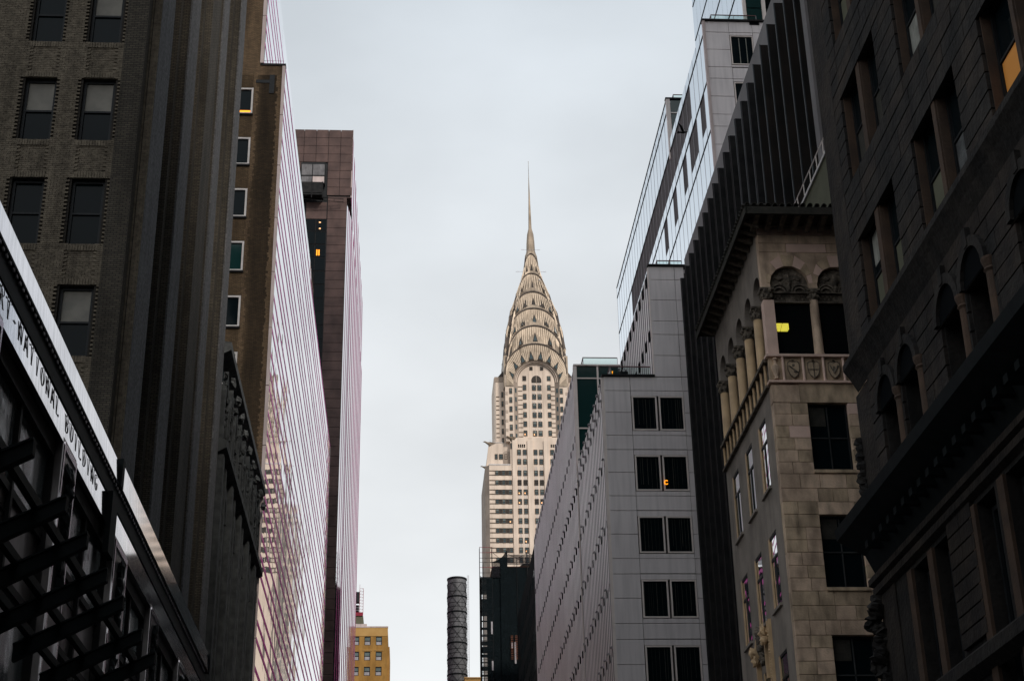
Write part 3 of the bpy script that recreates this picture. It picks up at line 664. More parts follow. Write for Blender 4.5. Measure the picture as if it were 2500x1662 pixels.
for z in [60.2]+zr:
    b = MB()
    for a0 in [-PI/2+k*PI/3 for k in range(-3, 3)]:
        for s in (1, -1):
            pts = [onr(a0+s*(u-.5)*PI/3, z-.15-1.75*u) for u in (0, .25, .5, .75, 1)]
            for p, q in zip(pts[:-1], pts[1:]): b.tube(p, q, .022, n=4, cap=False)
    b.build('cross_brace', 'blackmetal', t)
b = MB()
for dx in (.02, .32): b.tube((cx+R+.1+dx*.6, cyy-.3, 20), (cx+R+.1+dx*.6, cyy-.3, 61.2), .025, n=5)
for k in range(120): b.tube((cx+R+.1, cyy-.3, 21+k*.33), (cx+R+.3, cyy-.3, 21+k*.33), .012, n=4)
b.build('ladder', 'galv', t)
t = tag(MB().box(6.9, 8.9, 198.2, 206, G0, 46.95).box(6.85, 8.95, 198.1, 206.1, 46.95, 47.1).build('plant_room', 'ochre2'),
        'pale plant room at the foot of the braced chimney stack', 'building')
t.location = (0, 0, 0)

# ------------------------------------------------------------------ building wrapped in scaffolding
t = thing('scaffolded_building', 'black building wrapped in scaffolding and debris netting below the spired skyscraper', 'building', (16, 250, G0))
Y = 245.0
MB().box(13.1, 26, Y+1.2, 262, G0, 76.0).build('core', 'black', t)
MB().box(13.0, 26, Y+.6, 262.2, 76.0, 76.25).box(15.5, 26, Y+.45, Y+.6, 73.45, 73.65).box(15.5, 26, Y+.45, Y+.6, 69.2, 69.45).build('timber_deck', 'wood', t)
MB().prism([(17.5, 76.25), (26, 76.25), (26, 76.8), (18.0, 76.8)], 'y', Y+.8, Y+5).build('roof_parapet', 'towerdark', t)
for i, x in enumerate((11.05, 11.6, 13.05)):
    for y in (Y, Y+1.1): MB().tube((x, y, G0), (x, y, 79.3 if i != 1 else 76.7), .05 if i == 2 else .035, n=6).build('standard', 'bronze', t)
for x, zt in ((15.4, 78.5), (17.0, 77.6), (18.67, 78.6), (20.5, 77.8), (22.5, 77.6)):
    MB().tube((x, Y, G0), (x, Y, zt), .08 if x in (15.4, 18.67) else .04, n=6).build('standard', 'bronze', t)
k = 0; z = 79.25
for z, x1, m in [(79.25, 13.1, 'redmetal'), (78.35, 13.1, 'redmetal'), (77.45, 22.5, 'bronze'), (76.72, 22.5, 'bronze'), (75.9, 15.4, 'redmetal')]+[(75-1.0*i, 13.1, 'bronze') for i in range(40)]:
    MB().tube((11.0, Y-.03, z), (x1, Y-.03, z), .035, n=5).tube((11.05, Y, z), (11.05, Y+1.1, z), .03, n=5).build('ledger', m, t)
for p, q in (((13.1, 78.4), (15.0, 76.8)), ((15.5, 78.2), (17.0, 77.5)), ((17.0, 77.4), (18.6, 78.2)), ((18.7, 78.3), (22, 77.0)), ((17, 77.4), (18.6, 76.8)), ((15.0, 76.7), (13.9, 75.2)), ((11.1, 74.5), (12.9, 72.5)), ((11.1, 70), (12.9, 68))):
    MB().tube((p[0], Y, p[1]), (q[0], Y, q[1]), .035, n=5).build('diagonal', 'bronze', t)
MB().prism([(13.1, 76.8), (14.0, 77.1), (14.8, 77.75), (15.25, 78.5), (15.45, 78.7), (15.5, 78.4), (15.5, 75.8), (14.3, 75.6), (14.2, 76.7), (13.1, 76.7)], 'y', Y-.12, Y-.09).build('debris_net', 'net', t)
MB().box(14.35, 15.5, Y-.15, Y-.12, 55, 77.4).build('debris_net', 'net', t)
MB().box(15.5, 26, Y-.1, Y-.07, 76.3, 78.0).build('thin_net', 'netthin', t)
MB().box(13.1, 15.5, Y-.1, Y-.07, 74.2, 76.7).build('thin_net', 'netthin', t)
MB().box(15.45, 26, Y+.1, Y+.14, 40, 76.0).box(12.9, 14.4, Y+.1, Y+.14, 40, 74.2).box(11.0, 12.9, Y+1.15, Y+1.2, 40, 55).build('debris_net', 'net', t)
rnd = random.Random(5); b = MB(); zz = 76.5
gaps = [(75.6, 74.4), (71.4, 70.7), (67.9, 67.2), (67.0, 66.1), (65.7, 64.9), (64.6, 63.9), (63.2, 63.0), (62.0, 61.8), (61.3, 60.6), (60.4, 59.9), (59.2, 58.6), (58.3, 57.6), (56.9, 56.3)]
prev = 74.3
for hi, lo in gaps[1:]:
    b.box(11.0, 13.05, Y-.06, Y-.03, hi, prev); prev = lo
b.box(11.0, 13.05, Y-.06, Y-.03, 38, prev); b.box(11.0, 11.35, Y-.06, Y-.03, 38, 74); b.box(12.1, 13.05, Y-.05, Y-.02, 38, 74)
b.build('debris_net', 'net', t)
for x, z, h in ((12.75, 66.0, 2), (12.8, 60, 1.5), (15.9, 63.2, .9), (16.4, 62, 3.4)):
    MB().box(x, x+.25, Y-.16, Y-.13, z-h/2, z+h/2).build('stair_tread', 'galv', t)
b = MB()
for i in range(14): b.box(15.8+.02*(i % 3), 16.2, Y-.2, Y-.16, 61+i*.28, 61.08+i*.28).box(16.5, 16.9, Y-.2, Y-.16, 61+i*.28, 61.1+i*.28)
b.build('work_lights', 'wood', t)

# ------------------------------------------------------------------ the spired skyscraper
t = thing('skyscraper', 'cream art deco skyscraper with arched steel crown and needle spire', 'skyscraper', (42.8, 511, G0))
CX, CY = 42.8, 511.0
def at(x, z, y): s = y/500.0; return x*s, z*s
# window placement helper; values surveyed on the plane y = 500
def sw(x, ztop, wd, h, y=500.0, kind=None, lit=0):
    x0, z1 = at(x, ztop, y); x1 = x0+wd*y/500
    k = kind or random.choice(['towerblind', 'plain', 'plain', 'towerblind', 'plain'])
    o = window(t, 'Y', x0, x1, z1-h*y/500, z1, y-.19, .15, k if k != 'dark' else 'plain', fm='brownband' if k != 'dark' else 'towerdark', pm='towerdark' if k == 'dark' else 'towerglass', depth=.2)
    if lit: MB().box(x0+.25, x0+.6, y-.21, y-.16, z1-h+.3, z1-h+.75).build('lit_lamp', 'lit', t)
def mirrorx(x): return 2*42.78-x
# bodies
yb = 500.0
b = MB(); b.prism([(26.05, 500), (59.6, 500), (60.9, 501.6), (60.9, 530), (24.8, 530), (24.8, 501.6)], 'z', G0, 190.6); b.build('lower_shaft', 'limestone', t)
# lower shaft raised centre (the windows lie between shallow piers)
b = MB()
for x0, x1 in ((33.95, 35.4), (39.1, 41.0), (44.65, 46.5), (50.2, 51.7)): b.box(x0, x1, 499.55, 500, G0, 199.5)
b.build('shallow_pier', 'limestone', t)
MB().box(33.3, 52.3, 500, 521, 190.6, 200.6).build('setback_block', 'limestone', t)
for s in (1, -1):
    def mx_(pts): return pts if s > 0 else [(2*42.78-p[0], p[1]) for p in pts][::-1]
    b = MB(); b.prism(mx_([(25.2, 190.6), (33.28, 190.6), (33.28, 199.2), (26.4, 199.2), (25.9, 197.6)]), 'y', 501.6, 522)
    b.build('corner_shoulder', 'limestone', t)
    b = MB(); b.prism(mx_([(30.9, 195.3)]+[(32.05+1.15*math.cos(a), 195.3+1.0*math.sin(a)) for a in [PI*(1-i/8) for i in range(9)]]+[(33.27, 190.7), (30.9, 190.7)]), 'y', 501.5, 501.62); b.build('niche', 'greybrick', t)
    b = MB(); x0, x1 = (25.9, 33.3) if s > 0 else (2*42.78-33.3, 2*42.78-25.9)
    b.box(x0, x1, 499.9, 500.5, 190.55, 190.95); b.box(x0+.6, x1-1.5, 501.4, 501.55, 191.2, 191.35); b.build('ledge', 'white', t)
    b = MB(); xx0, xx1 = (26.2, 31.0) if s > 0 else (2*42.78-31.0, 2*42.78-26.2)
    b.box(xx0, xx1, 501.5, 501.9, 199.2, 199.45); b.tube((xx0, 502, 200.3), (xx1, 502, 200.3), .05, n=5); b.build('parapet', 'white', t)
# left chamfer and side of lower shaft: shade put into a darker colour
MB().quad((26.02, 499.98, G0), (24.78, 501.58, G0), (24.78, 501.58, 190.5), (26.02, 499.98, 190.5)).build('shade_tone_corner', 'greybrick', t)
for x in (24.76, ): MB().box(x, x+.06, 501.6, 530, G0, 190.5).build('shade_tone_corner', 'greybrick', t)
# upper shaft: corner wings, main piers, canted recess and centre bay
for x0, x1 in ((28.3, 31.9), (53.6, 57.2)):
    MB().prism([(x0, 504), (x0+.55, 503.4), (x1, 503.4), (x1, 520), (x0, 520)], 'z', 199.2, 224.4).build('corner_wing', 'limestone', t)
    MB().prism([(x0+1.2, 224.4), (x1, 224.4), (x1, 227.4)] if x0 < 40 else [(x0, 224.4), (x1-1.2, 224.4), (x0, 227.4)], 'y', 503.6, 518).build('wing_roof', 'crowndark', t)
    MB().box(x0+.15, x1-.1, 503.28, 503.42, 222.6, 224.5).build('wing_cap', 'greybrick', t)
for x0, x1 in ((31.95, 34.85), (50.7, 53.6)):
    MB().box(x0, x1, 500.0, 520, 199.2, 224.0).build('main_pier', 'limestone', t)
    for z in [220.6-3.39*k for k in range(7)]:
        for dz in (0, .42, .85): MB().box(x0+(.0 if x0 < 40 else 2.0), x0+(.9 if x0 < 40 else 2.9), 499.93, 500.0, z-dz, z-dz+.13).build('brick_band', 'greybrick', t)
b = MB()
b.quad((34.85, 500, 199.2), (36.4, 501.3, 199.2), (36.4, 501.3, 222), (34.85, 500, 222)); b.build('canted_reveal', 'greybrick', t); b = MB(); b.quad((50.7, 500, 199.2), (49.2, 501.3, 199.2), (49.2, 501.3, 222), (50.7, 500, 222)); b.build('canted_reveal', 'greybrick', t)
def ell(a, h, z0, cx, n=24, legs=None, a0=0., a1=PI):
    return [(cx-a*math.cos(a0+(a1-a0)*i/n), z0+h*math.sin(a0+(a1-a0)*i/n)) for i in range(n+1)]
cxp = 42.78
inn = [(36.4, 199.2)]+ell(6.4, 6.9, 221.4, cxp)+[(49.2, 199.2)]
b = MB(); b.prism(inn, 'y', 501.3, 503); b.build('centre_bay', 'limestone', t)
i1 = [(36.4, 221.4)]+ell(6.4, 6.9, 221.4, cxp)+[(49.2, 221.4)]; o1 = [(34.85, 221.4)]+ell(7.93, 7.95, 221.4, cxp)+[(50.7, 221.4)]
b = MB()
for k in range(len(i1)-1): b.quad((i1[k][0], 501.3, i1[k][1]), (i1[k+1][0], 501.3, i1[k+1][1]), (o1[k+1][0], 500, o1[k+1][1]), (o1[k][0], 500, o1[k][1]))
b.build('arch_reveal', 'greybrick', t)
b = MB()
for f0, f1, yy in ((.25, .4, 500.9), (.6, .72, 500.35)):
    a = [(i1[k][0]*(1-f0)+o1[k][0]*f0, i1[k][1]*(1-f0)+o1[k][1]*f0) for k in range(len(i1))]; c = [(i1[k][0]*(1-f1)+o1[k][0]*f1, i1[k][1]*(1-f1)+o1[k][1]*f1) for k in range(len(i1))]
    b.strip(a, c, 'y', yy-.12, yy+.2)
b.build('arch_moulding', 'limestone', t)
for x in (40.35, 45.2): MB().box(x-.12, x+.12, 501.15, 501.3, 199.3, 226.0).build('pilaster_strip', 'limestone', t)
for k in range(7):
    zt = 220.1-3.39*k
    for i, (x, wd) in enumerate(((38.0, 1.25), (41.2, 1.4), (43.07, 1.42), (46.47, 1.22))):
        sw(x, zt+(.0 if i in (0, 3) else -.07), wd, 1.98, 501.3, kind='dark' if False else None, lit=(k == 5 and i in (0, 1)))
    sw(33.3, 218.84-3.39*k, 1.03, 2.02, 500.0); sw(50.82, 218.84-3.39*k, 1.0, 2.02, 500.0)
    sw(30.56, 217.33-3.39*k, .68, 2.0, 503.4); sw(54.4, 217.33-3.39*k, .68, 2.0, 503.4)
    for xa, rz in ((35.6, .70), (49.95, -.70)):
        z = 218.3-3.39*k
        o = inst('window', boxmesh('narrow_window', .95, .08, 2.0, 'greybrick'), t, (xa, 500.62, z), (0, 0, rz))
        inst('pane', boxmesh('narrow_pane', .72, .10, 1.75, 'towerglass'), o, (xa, 500.62, z))
    for x0, x1 in ((36.45, 37.95), (47.8, 49.15)):
        for zz in (zt-.15, zt-1.75): MB().box(x0, x1, 501.2, 501.3, zz-.12, zz+.12).build('brick_band', 'brownband', t)
    for x0 in (28.95, ):
        for zz in (217.0-3.39*k, 215.5-3.39*k): MB().box(x0, x0+1.05, 503.3, 503.4, zz-.15, zz+.15).build('brick_band', 'brownband', t)
    for x0 in (41.35, 42.0, 43.25, 43.95): MB().box(x0, x0+.2, 501.22, 501.3, zt+.05, zt+1.3).build('spandrel_rib', 'white', t)
for x, z, k in ((38.0, 223.42, 'dark'), (46.47, 223.45, 'towerblind')): sw(x, z, 1.27, 1.75, 501.3, kind=k)
for x in (40.5, 44.2): sw(x, 226.95, 1.08, 1.3, 501.3, kind='dark')
b = MB(); b.prism([(41.25, 221.5)]+[(42.9-1.75*math.cos(PI*i/12), 222.3+1.95*math.sin(PI*i/12)) for i in range(13)]+[(44.6, 221.5)], 'y', 501.2, 501.3); o = b.build('arched_window', 'towerdark', t)
MB().box(42.78, 42.98, 501.12, 501.2, 221.6, 224.3).build('window_bar', 'greybrick', o)
# rows below the balustrade
rowsz = [196.15, 192.77, 188.7]+[185.28-3.37*k for k in range(10)]
for r, z in enumerate(rowsz):
    for i, x in enumerate((35.6, 37.55, 41.2, 43.08, 46.85, 48.75)):
        sw(x, z, 1.32, 1.9, 500.0, kind='dark' if (r in (3, 5) and i in (2, 3)) or (r == 3 and i < 2) else None, lit=(random.random() < .12))
        if r: MB().box(x+.3, x+.5, 499.92, 500, z+.05, z+1.35).box(x+.85, x+1.05, 499.92, 500, z+.05, z+1.35).build('spandrel_rib', 'white', t)
    if r >= 2:
        zz = z-.08
        for xx0 in (28.05, 51.9):
            for i, x in enumerate((xx0, xx0+2.2, xx0+4.4)):
                sw(x, zz, 1.22, 1.72, 500.0, lit=(r == 7 and i == 2))
                if i < 2: MB().box(x+1.24, x+2.18, 499.93, 500, zz-1.75, zz+.02).build('dark_pier_panel', 'towerdark', t)
        for x0, x1 in ((26.1, 28.0), (57.7, 59.4)):
            for q in (zz-.1, zz-1.6): MB().box(x0, x1, 499.92, 500, q-.15, q+.15).build('brick_band', 'brownband', t)
for x0 in (28.05, 29.45, 31.3):
    sw(x0, 194.5, .95 if x0 != 29.45 else 1.35, 1.85, 501.6, kind='plain')
for x0 in (35.9, 47.0):
    for i in range(4): MB().box(x0+.1+i*.66, x0+.5+i*.66, 499.9, 500.02, 197.0, 198.1).build('louvre', 'black', t)
# eagles
def eagle(pos, ang, s=1.0):
    b = MB(); secs = [(0, .95, .8, -.6), (.9, .9, .75, -.25), (1.8, .7, .65, .25), (2.5, .55, .55, .6), (3.1, .5, .42, .85), (3.7, .3, .26, .8), (4.15, .06, .06, .55)]
    rings = []
    for d, wy, hz, cz in secs:
        base = len(b.v)
        for k in range(8):
            a = 2*PI*k/8; b.v.append((d*s, wy*math.cos(a)*s, (cz+hz*math.sin(a))*s))
        rings.append(base)
    for r0, r1 in zip(rings[:-1], rings[1:]):
        for k in range(8): b.f.append((r0+k, r0+(k+1) % 8, r1+(k+1) % 8, r1+k)); b.m.append(0)
    b.f.append(tuple(rings[0]+k for k in range(8))); b.m.append(0)
    for sd in (1, -1):     # folded wings raked back along the parapet
        b.add([(2.0*s, sd*.5*s, .6*s), (.2*s, sd*1.1*s, .7*s), (-2.8*s, sd*1.0*s, .35*s), (-2.8*s, sd*.8*s, .1*s), (.2*s, sd*.9*s, -.6*s), (1.6*s, sd*.6*s, -.3*s)], [(0, 1, 2, 3, 4, 5)])
        b.tube((.4*s, sd*.4*s, -.5*s), (.9*s, sd*.35*s, -1.5*s), .28*s, .12*s, n=6)
    me = MB(); ca, sa = math.cos(ang), math.sin(ang)
    me.v = [(pos[0]+x*ca-y*sa, pos[1]+x*sa+y*ca, pos[2]+z) for x, y, z in b.v]; me.f = b.f; me.m = b.m
    me.build('eagle_gargoyle', 'crown', t)
eagle((26.6, 501.6, 198.9), PI*1.0+.25, .62); eagle((34.2, 500.2, 200.3), PI*1.0+.3, .62); eagle((25.3, 504, 191.2), PI, .5)
eagle((59.2, 501.6, 198.9), -.25, .62); eagle((51.4, 500.2, 200.3), -.3, .62)
MB().box(31.95, 53.6, 503.1, 520, 199.2, 224.0).build('upper_core', 'limestone', t)
# crown: stepped body
K = 1.022
prof = [(229.8, 10.5), (230.4, 10.5), (231.1, 10.2), (236.2, 9.95), (238.0, 9.6), (238.9, 8.95), (241.5, 8.6), (244.6, 8.45), (245.7, 8.0), (246.6, 7.3), (247.2, 6.85), (251, 6.55), (253.0, 6.0), (254.0, 5.4), (255.2, 4.45), (258.5, 4.15), (261.0, 3.6), (262.0, 3.2), (263, 2.8), (267, 2.6), (270, 2.2), (271.0, 1.9), (272.2, 1.62), (276, 1.5), (279.2, 1.25), (281.2, .8), (281.8, .68), (290, .50), (300, .28), (310.3, .03)]
b = MB(); rings = []
for z, wd in prof:
    base = len(b.v); a = wd*K-(.45 if z < 262 else .12); c = a*.42
    for x, y in ((-a+c, -a), (a-c, -a), (a, -a+c), (a, a-c), (a-c, a), (-a+c, a), (-a, a-c), (-a, -a+c)): b.v.append((CX+.1+x, CY+y, z*K))
    rings.append(base)
for r0, r1 in zip(rings[:-1], rings[1:]):
    for k in range(8): b.f.append((r0+k, r0+(k+1) % 8, r1+(k+1) % 8, r1+k)); b.m.append(0)
b.build('crown_body', 'crown', t)
for x0, x1 in ((31.6, 34.0), (51.56, 53.96)): MB().box(x0, x1, 500.25, 521.7, 219.4, 231.4).build('crown_shoulder', 'crown', t)
SURF = [(200, 11.0), (230.4, 10.75), (231.1, 10.35), (236.2, 10.1), (238.0, 9.75), (238.9, 9.1), (244.6, 8.55), (245.7, 8.1), (247.2, 6.95), (253.0, 6.1), (254.0, 5.5), (255.2, 4.55), (261.0, 3.7), (262.6, 2.95), (270, 2.25), (271.6, 1.75), (290, 1.0)]
def surf(z, kz):
    z = z/kz
    for (z0, d0), (z1, d1) in zip(SURF[:-1], SURF[1:]):
        if z <= z1: return (d0+(d1-d0)*(z-z0)/(z1-z0))*(1 if z < 229 else K)
    return 1.0
# arched tiers on all four faces
tiers = [  # a, h, z0 of the outer curve (surveyed at y=500), front distance, triangle angles
 (10.55, 10.9, 224.6, 11.0, (-80, -56, -33, -11, 11, 33, 56, 80)),
 (9.5, 12.1, 230.6, 10.35, (-58, -30, 0, 30, 58)),
 (8.3, 9.7, 239.9, 8.9, (-52, -26, 0, 26, 52)),
 (6.7, 8.6, 247.9, 7.3, (-48, -22, 0, 22, 48)),
 (4.3, 7.0, 257.2, 5.2, (-40, 0, 40)),
 (2.5, 9.0, 263.1, 3.6, (-26, 0, 26))]
inner = [(7.93, 7.95, 221.4)]+[q[:3] for q in tiers[:-1]]
for fi in range(4):
    ang = fi*PI/2; ca, sa = math.cos(ang), math.sin(ang)
    def W(x, d, z, ca=ca, sa=sa):   # local: x across, d beyond the leaning face, z
        d = d+surf(z, K)*(.975 if fi else 1)-(.4 if fi else 0)
        return (CX+x*ca+d*sa, CY+x*sa-d*ca, z)
    def prismL(b, pts, d0, d1, mi=0):
        n = len(pts); v = [W(p[0], d0, p[1]) for p in pts]+[W(p[0], d1, p[1]) for p in pts]
        b.add(v, [tuple(range(n)), tuple(range(n, 2*n))[::-1]]+[(i, (i+1) % n, n+(i+1) % n, n+i) for i in range(n)], mi)
    for ti, (a, h, z0, d, tris) in enumerate(tiers):
        s = (CY-d)/500.0 if fi == 0 else K*.995; d = .12+.05*(5-ti); A, Hh, Z0 = a*s, h*s, z0*s; ia, ih, iz = [q*s for q in inner[ti]]
        leg = {0: 219.6}.get(ti, z0-6)*s
        n = 26
        outc = [(-A*math.cos(PI*i/n), Z0+Hh*math.sin(PI*i/n)) for i in range(n+1)]
        inc = [(-ia*.97*math.cos(PI*i/n), iz+ih*(1 if ti == 0 else .97)*math.sin(PI*i/n)) for i in range(n+1)]
        if ti == 0: inc = [(p[0]/.97, p[1]) for p in inc]
        b = MB(); pi_ = ([(-ia, leg)] if ti == 0 else [])+inc+([(ia, leg)] if ti == 0 else []); po = ([(-A, leg)] if ti == 0 else [])+outc+([(A, leg)] if ti == 0 else [])
        for k in range(len(pi_)-1):
            m0 = ((pi_[k][0]+po[k][0])/2, (pi_[k][1]+po[k][1])/2); m1 = ((pi_[k+1][0]+po[k+1][0])/2, (pi_[k+1][1]+po[k+1][1])/2)
            prismL(b, [pi_[k], pi_[k+1], m1, m0], d, d-1.6); prismL(b, [m0, m1, po[k+1], po[k]], d, d-1.6)
        b.build('crown_tier', 'crown', t)
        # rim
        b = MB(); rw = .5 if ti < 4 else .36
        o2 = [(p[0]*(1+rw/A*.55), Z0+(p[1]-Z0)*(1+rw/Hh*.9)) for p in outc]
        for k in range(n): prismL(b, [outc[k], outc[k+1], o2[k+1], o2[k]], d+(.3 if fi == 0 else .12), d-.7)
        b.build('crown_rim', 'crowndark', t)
        # radial seams and triangular lights
        b = MB(); wins = MB()
        def pt(th, f):    # th from vertical; f 0 at inner curve, 1 at outer curve
            st, ct = math.sin(th), math.cos(th)
            return ((ia*(1-f)+A*f)*st, (iz+ih*ct)*(1-f)+(Z0+Hh*ct)*f)
        m = max(8, int(A*2.4))
        for k in range(-m, m+1):
            th = k/m*1.72; p, q = pt(th, .06), pt(th, .95); dx, dz = q[0]-p[0], q[1]-p[1]; l = math.hypot(dx, dz); nx, nz = -dz/l*.085, dx/l*.085
            prismL(b, [(p[0]-nx, p[1]-nz), (q[0]-nx, q[1]-nz), (q[0]+nx, q[1]+nz), (p[0]+nx, p[1]+nz)], d+.07, d)
        b.build('seams', 'crownrib', t, kind='stuff')
        for T in tris:
            th = math.radians(T); dth = (.98 if ti < 4 else .5)/max(ia, 1.0)
            f0 = .04 if ti == 0 else .1; p, q, r = pt(th-dth, f0), pt(th+dth, f0), pt(th, .62 if ti < 5 else .45)
            o = MB(); prismL(o, [p, q, r], d+.26, d-.05); oo = o.build('triangular_window', 'towerdark', t)
            if fi == 0 and ti < 4:
                g = MB(); prismL(g, [((p[0]+q[0]+r[0])/3+(v[0]-(p[0]+q[0]+r[0])/3)*.62, (p[1]+q[1]+r[1])/3+(v[1]-(p[1]+q[1]+r[1])/3)*.62) for v in (p, q, r)], d+.30, d+.22)
                g.build('pane', 'towerglass', oo)
for z, r0, r1 in ((272.08, -3.4, 3.3), (263.2, -5.4, 5.2)):
    b = MB(); b.tube((CX+r0*K, CY-2, z*K), (CX+r1*K, CY-2, z*K), .05, n=5)
    for k in range(5):
        for sgn in (-1, 1): x = CX+sgn*(abs(r0)*K-.25*k); b.tube((x, CY-2, z*K-.25), (x, CY-2, z*K+.25), .035, n=4)
    b.build('antenna_arm', 'galv', t)
MB().blob((CX+2.6, CY-5.4, 264.0), (.35, .3, .35), 4).build('camera_dome', 'white', t)

# added tall pale tower, hidden from direct view, to fill the mirror glass reflection
t = thing('added_pale_tower', 'added pale tower of many windows beyond the spired skyscraper, caught only in mirror glass', 'building', (60, 700, G0))
MB().box(35, 90, 680, 740, G0, 240).build('wall', 'limestone', t)
b = MB()
for k in range(62):
    for i in range(16): b.box(36.2+i*3.3, 38.2+i*3.3, 679.8, 680, 20+k*3.5, 22+k*3.5)
b.build('window_rows', 'towerglass', t, kind='stuff')

# ================================================================== RIGHT SIDE
def pbox(parent, name, m, x0, x1, y0, y1, z0, z1): return MB().box(x0, x1, y0, y1, z0, z1).build(name, m, parent)
# ------------------------------------------------------------------ grey panel building
t = thing('grey_panel_building', 'grey metal panelled office block with paired dark windows and a ribbed street side', 'building', (14, 105, G0))
Y, X = 84.0, 11.0
MB().box(11.35, 16.1, 84.35, 136, G0, 37.2).box(11.35, 16.1, 98.9, 136, 37.1, 44.6).box(14.4, 18, 84.35, 136, 37.2, 44.6).box(16.1, 40, 86, 136, G0, 44.6).build('core', 'ribgap', t)
def gp(x0, x1, z0, z1):
    dx, dz = x1-x0-.025, z1-z0-.03
    inst('facade_panel', boxmesh('facade_panel', dx, .12, dz, 'panel', .006), t, ((x0+x1)/2, Y+.06+random.uniform(-.003, .003), (z0+z1)/2), (random.uniform(-.0015, .0015), 0, random.uniform(-.001, .001)))
wtop = [36.33, 32.66, 29.0, 25.32, 21.65, 17.98, 14.3]; zj = []
for k in range(7):
    z = 36.67-3.67*k; zj.append(z)
for k, z in enumerate(zj):
    a, c, d = z, z-1.375, z-2.79       # panel joints left of the windows
    nxt = z-3.67
    for hi, lo in ((a, c), (c, d), (d, nxt)): gp(11.12, 12.66, lo, hi); gp(15.76, 16.3, lo, hi)
    gp(12.66, 15.76, nxt+.02, z-2.79); gp(12.66, 15.76, z-.33, z)
    gp(12.66, 15.76, z-2.79, z-2.5)
gp(11.12, 12.66, 36.67, 37.55); gp(12.66, 15.72, 36.67, 37.55); gp(15.72, 16.3, 36.67, 37.55)
for hi, lo in ((44.85, 43.96), (43.96, 42.59), (42.59, 41.2), (41.2, 40.31), (40.31, 38.94), (38.94, 37.57)): gp(14.14, 15.72, lo, hi); gp(15.72, 16.3, lo, hi)
for k, wt in enumerate(wtop):
    z1, z0 = wt, wt-2.14
    for x0, x1 in ((12.70, 14.16), (14.28, 15.74)):
        window(t, 'Y', x0, x1, z0, z1, Y-.02, .085, 'plain', fm='trim', pm='window', depth=.14, mid=False)
rnd = random.Random(14)
for k, wt in enumerate(wtop):      # faint curtain folds behind the dark panes, different in every bay
    for x0 in (12.82, 14.40):
        b = MB(); x = x0
        while x < x0+1.15:
            b.box(x, x+rnd.choice((.012, .02, .035)), Y+.055, Y+.06, wt-2.0+rnd.choice((0, 0, .25)), wt-.12); x += rnd.uniform(.1, .3)
        b.build('curtain_folds', 'tile', t, kind='stuff')
pbox(t, 'coping', 'bronze', 11.0, 14.14, 83.9, 84.4, 37.56, 37.68); pbox(t, 'coping', 'bronze', 14.1, 16.4, 83.9, 84.4, 44.86, 44.98)
pbox(t, 'roof', 'panel', 11.3, 14.3, 84.4, 98.7, 37.2, 37.6); pbox(t, 'roof', 'panel', 14.3, 40, 84.4, 136, 44.6, 44.85); pbox(t, 'roof', 'panel', 11.3, 14.3, 98.9, 136, 44.6, 44.85)
# green glass faces of the setbacks
for x0, x1 in ((11.24, 12.6), (12.72, 14.1)):
    for z0, z1 in ((43.98, 44.82), (40.3, 43.9), (37.6, 40.22)): inst('green_pane', boxmesh('green_pane', x1-x0, .05, z1-z0, 'green'), t, ((x0+x1)/2, 98.66, (z0+z1)/2))
b = MB().box(11.0, 11.22, 98.55, 98.8, 37.4, 44.9).box(12.6, 12.72, 98.55, 98.7, 37.6, 44.85).box(11.22, 14.1, 98.57, 98.7, 43.9, 43.98).box(11.22, 14.1, 98.57, 98.7, 40.22, 40.3).box(11.0, 14.2, 98.5, 98.9, 44.86, 44.96)
b.build('glazing_frame', 'trim', t)
# ribbed street side: one rib every .75 m, floor lines with dark slots
def ribside(x, y0, y1, zt, zb, parent):
    MB().box(x+.045, x+.3, y0, y1, zb, zt).build('side_wall', 'ribgap', parent)
    k = 0; y = y0+.1; ribs = MB()
    while y < y1-.3:
        if k < 60: MB().prism([(x+.05, y), (x+.03, y+.01), (x+.03, y+.38), (x+.05, y+.40)], 'z', zb, zt-.05).build('rib', 'rib', parent)
        else: ribs.prism([(x+.05, y), (x+.03, y+.01), (x+.03, y+.38), (x+.05, y+.40)], 'z', zb, zt-.05)
        y += .75; k += 1
    if ribs.v: ribs.build('far_ribs', 'rib', parent, kind='stuff')
    MB().box(x-.02, x+.16, y0-.1, y0+.12, zb, zt).build('corner_trim', 'trim', parent)
ribside(11.0, 84.12, 98.5, 37.5, G0, t); ribside(11.0, 98.7, 136, 44.8, G0, t); ribside(14.12, 84.12, 98.5, 44.8, 37.6, t)
slot = boxmesh('dark_slot', .12, .3, .42, 'black'); clip = boxmesh('bracket', .08, .30, .06, 'galv')
for z in [40.0-3.66*k for k in range(7)]+[44.55, 37.3]:
    k = 0; y = 84.55 if z < 38 else 99.2
    while y < 136:
        if z == 37.3 and y > 98: break
        if z > 40.1 or z == 37.3 or True:
            inst('dark_slot', slot, t, (11.0+.055, y, z-.28)) if k < 34 else None
            if z < 38: inst('bracket', clip, t, (10.99, y+.62, z+.16)) if k < 20 and random.random() < .8 else None
        y += 1.5; k += 1
for z in (44.5, 40.9):
    for k in range(9): inst('dark_slot', boxmesh('dark_slot', .12, .5, .6, 'black'), t, (14.165, 84.9+k*1.5, z-.3))
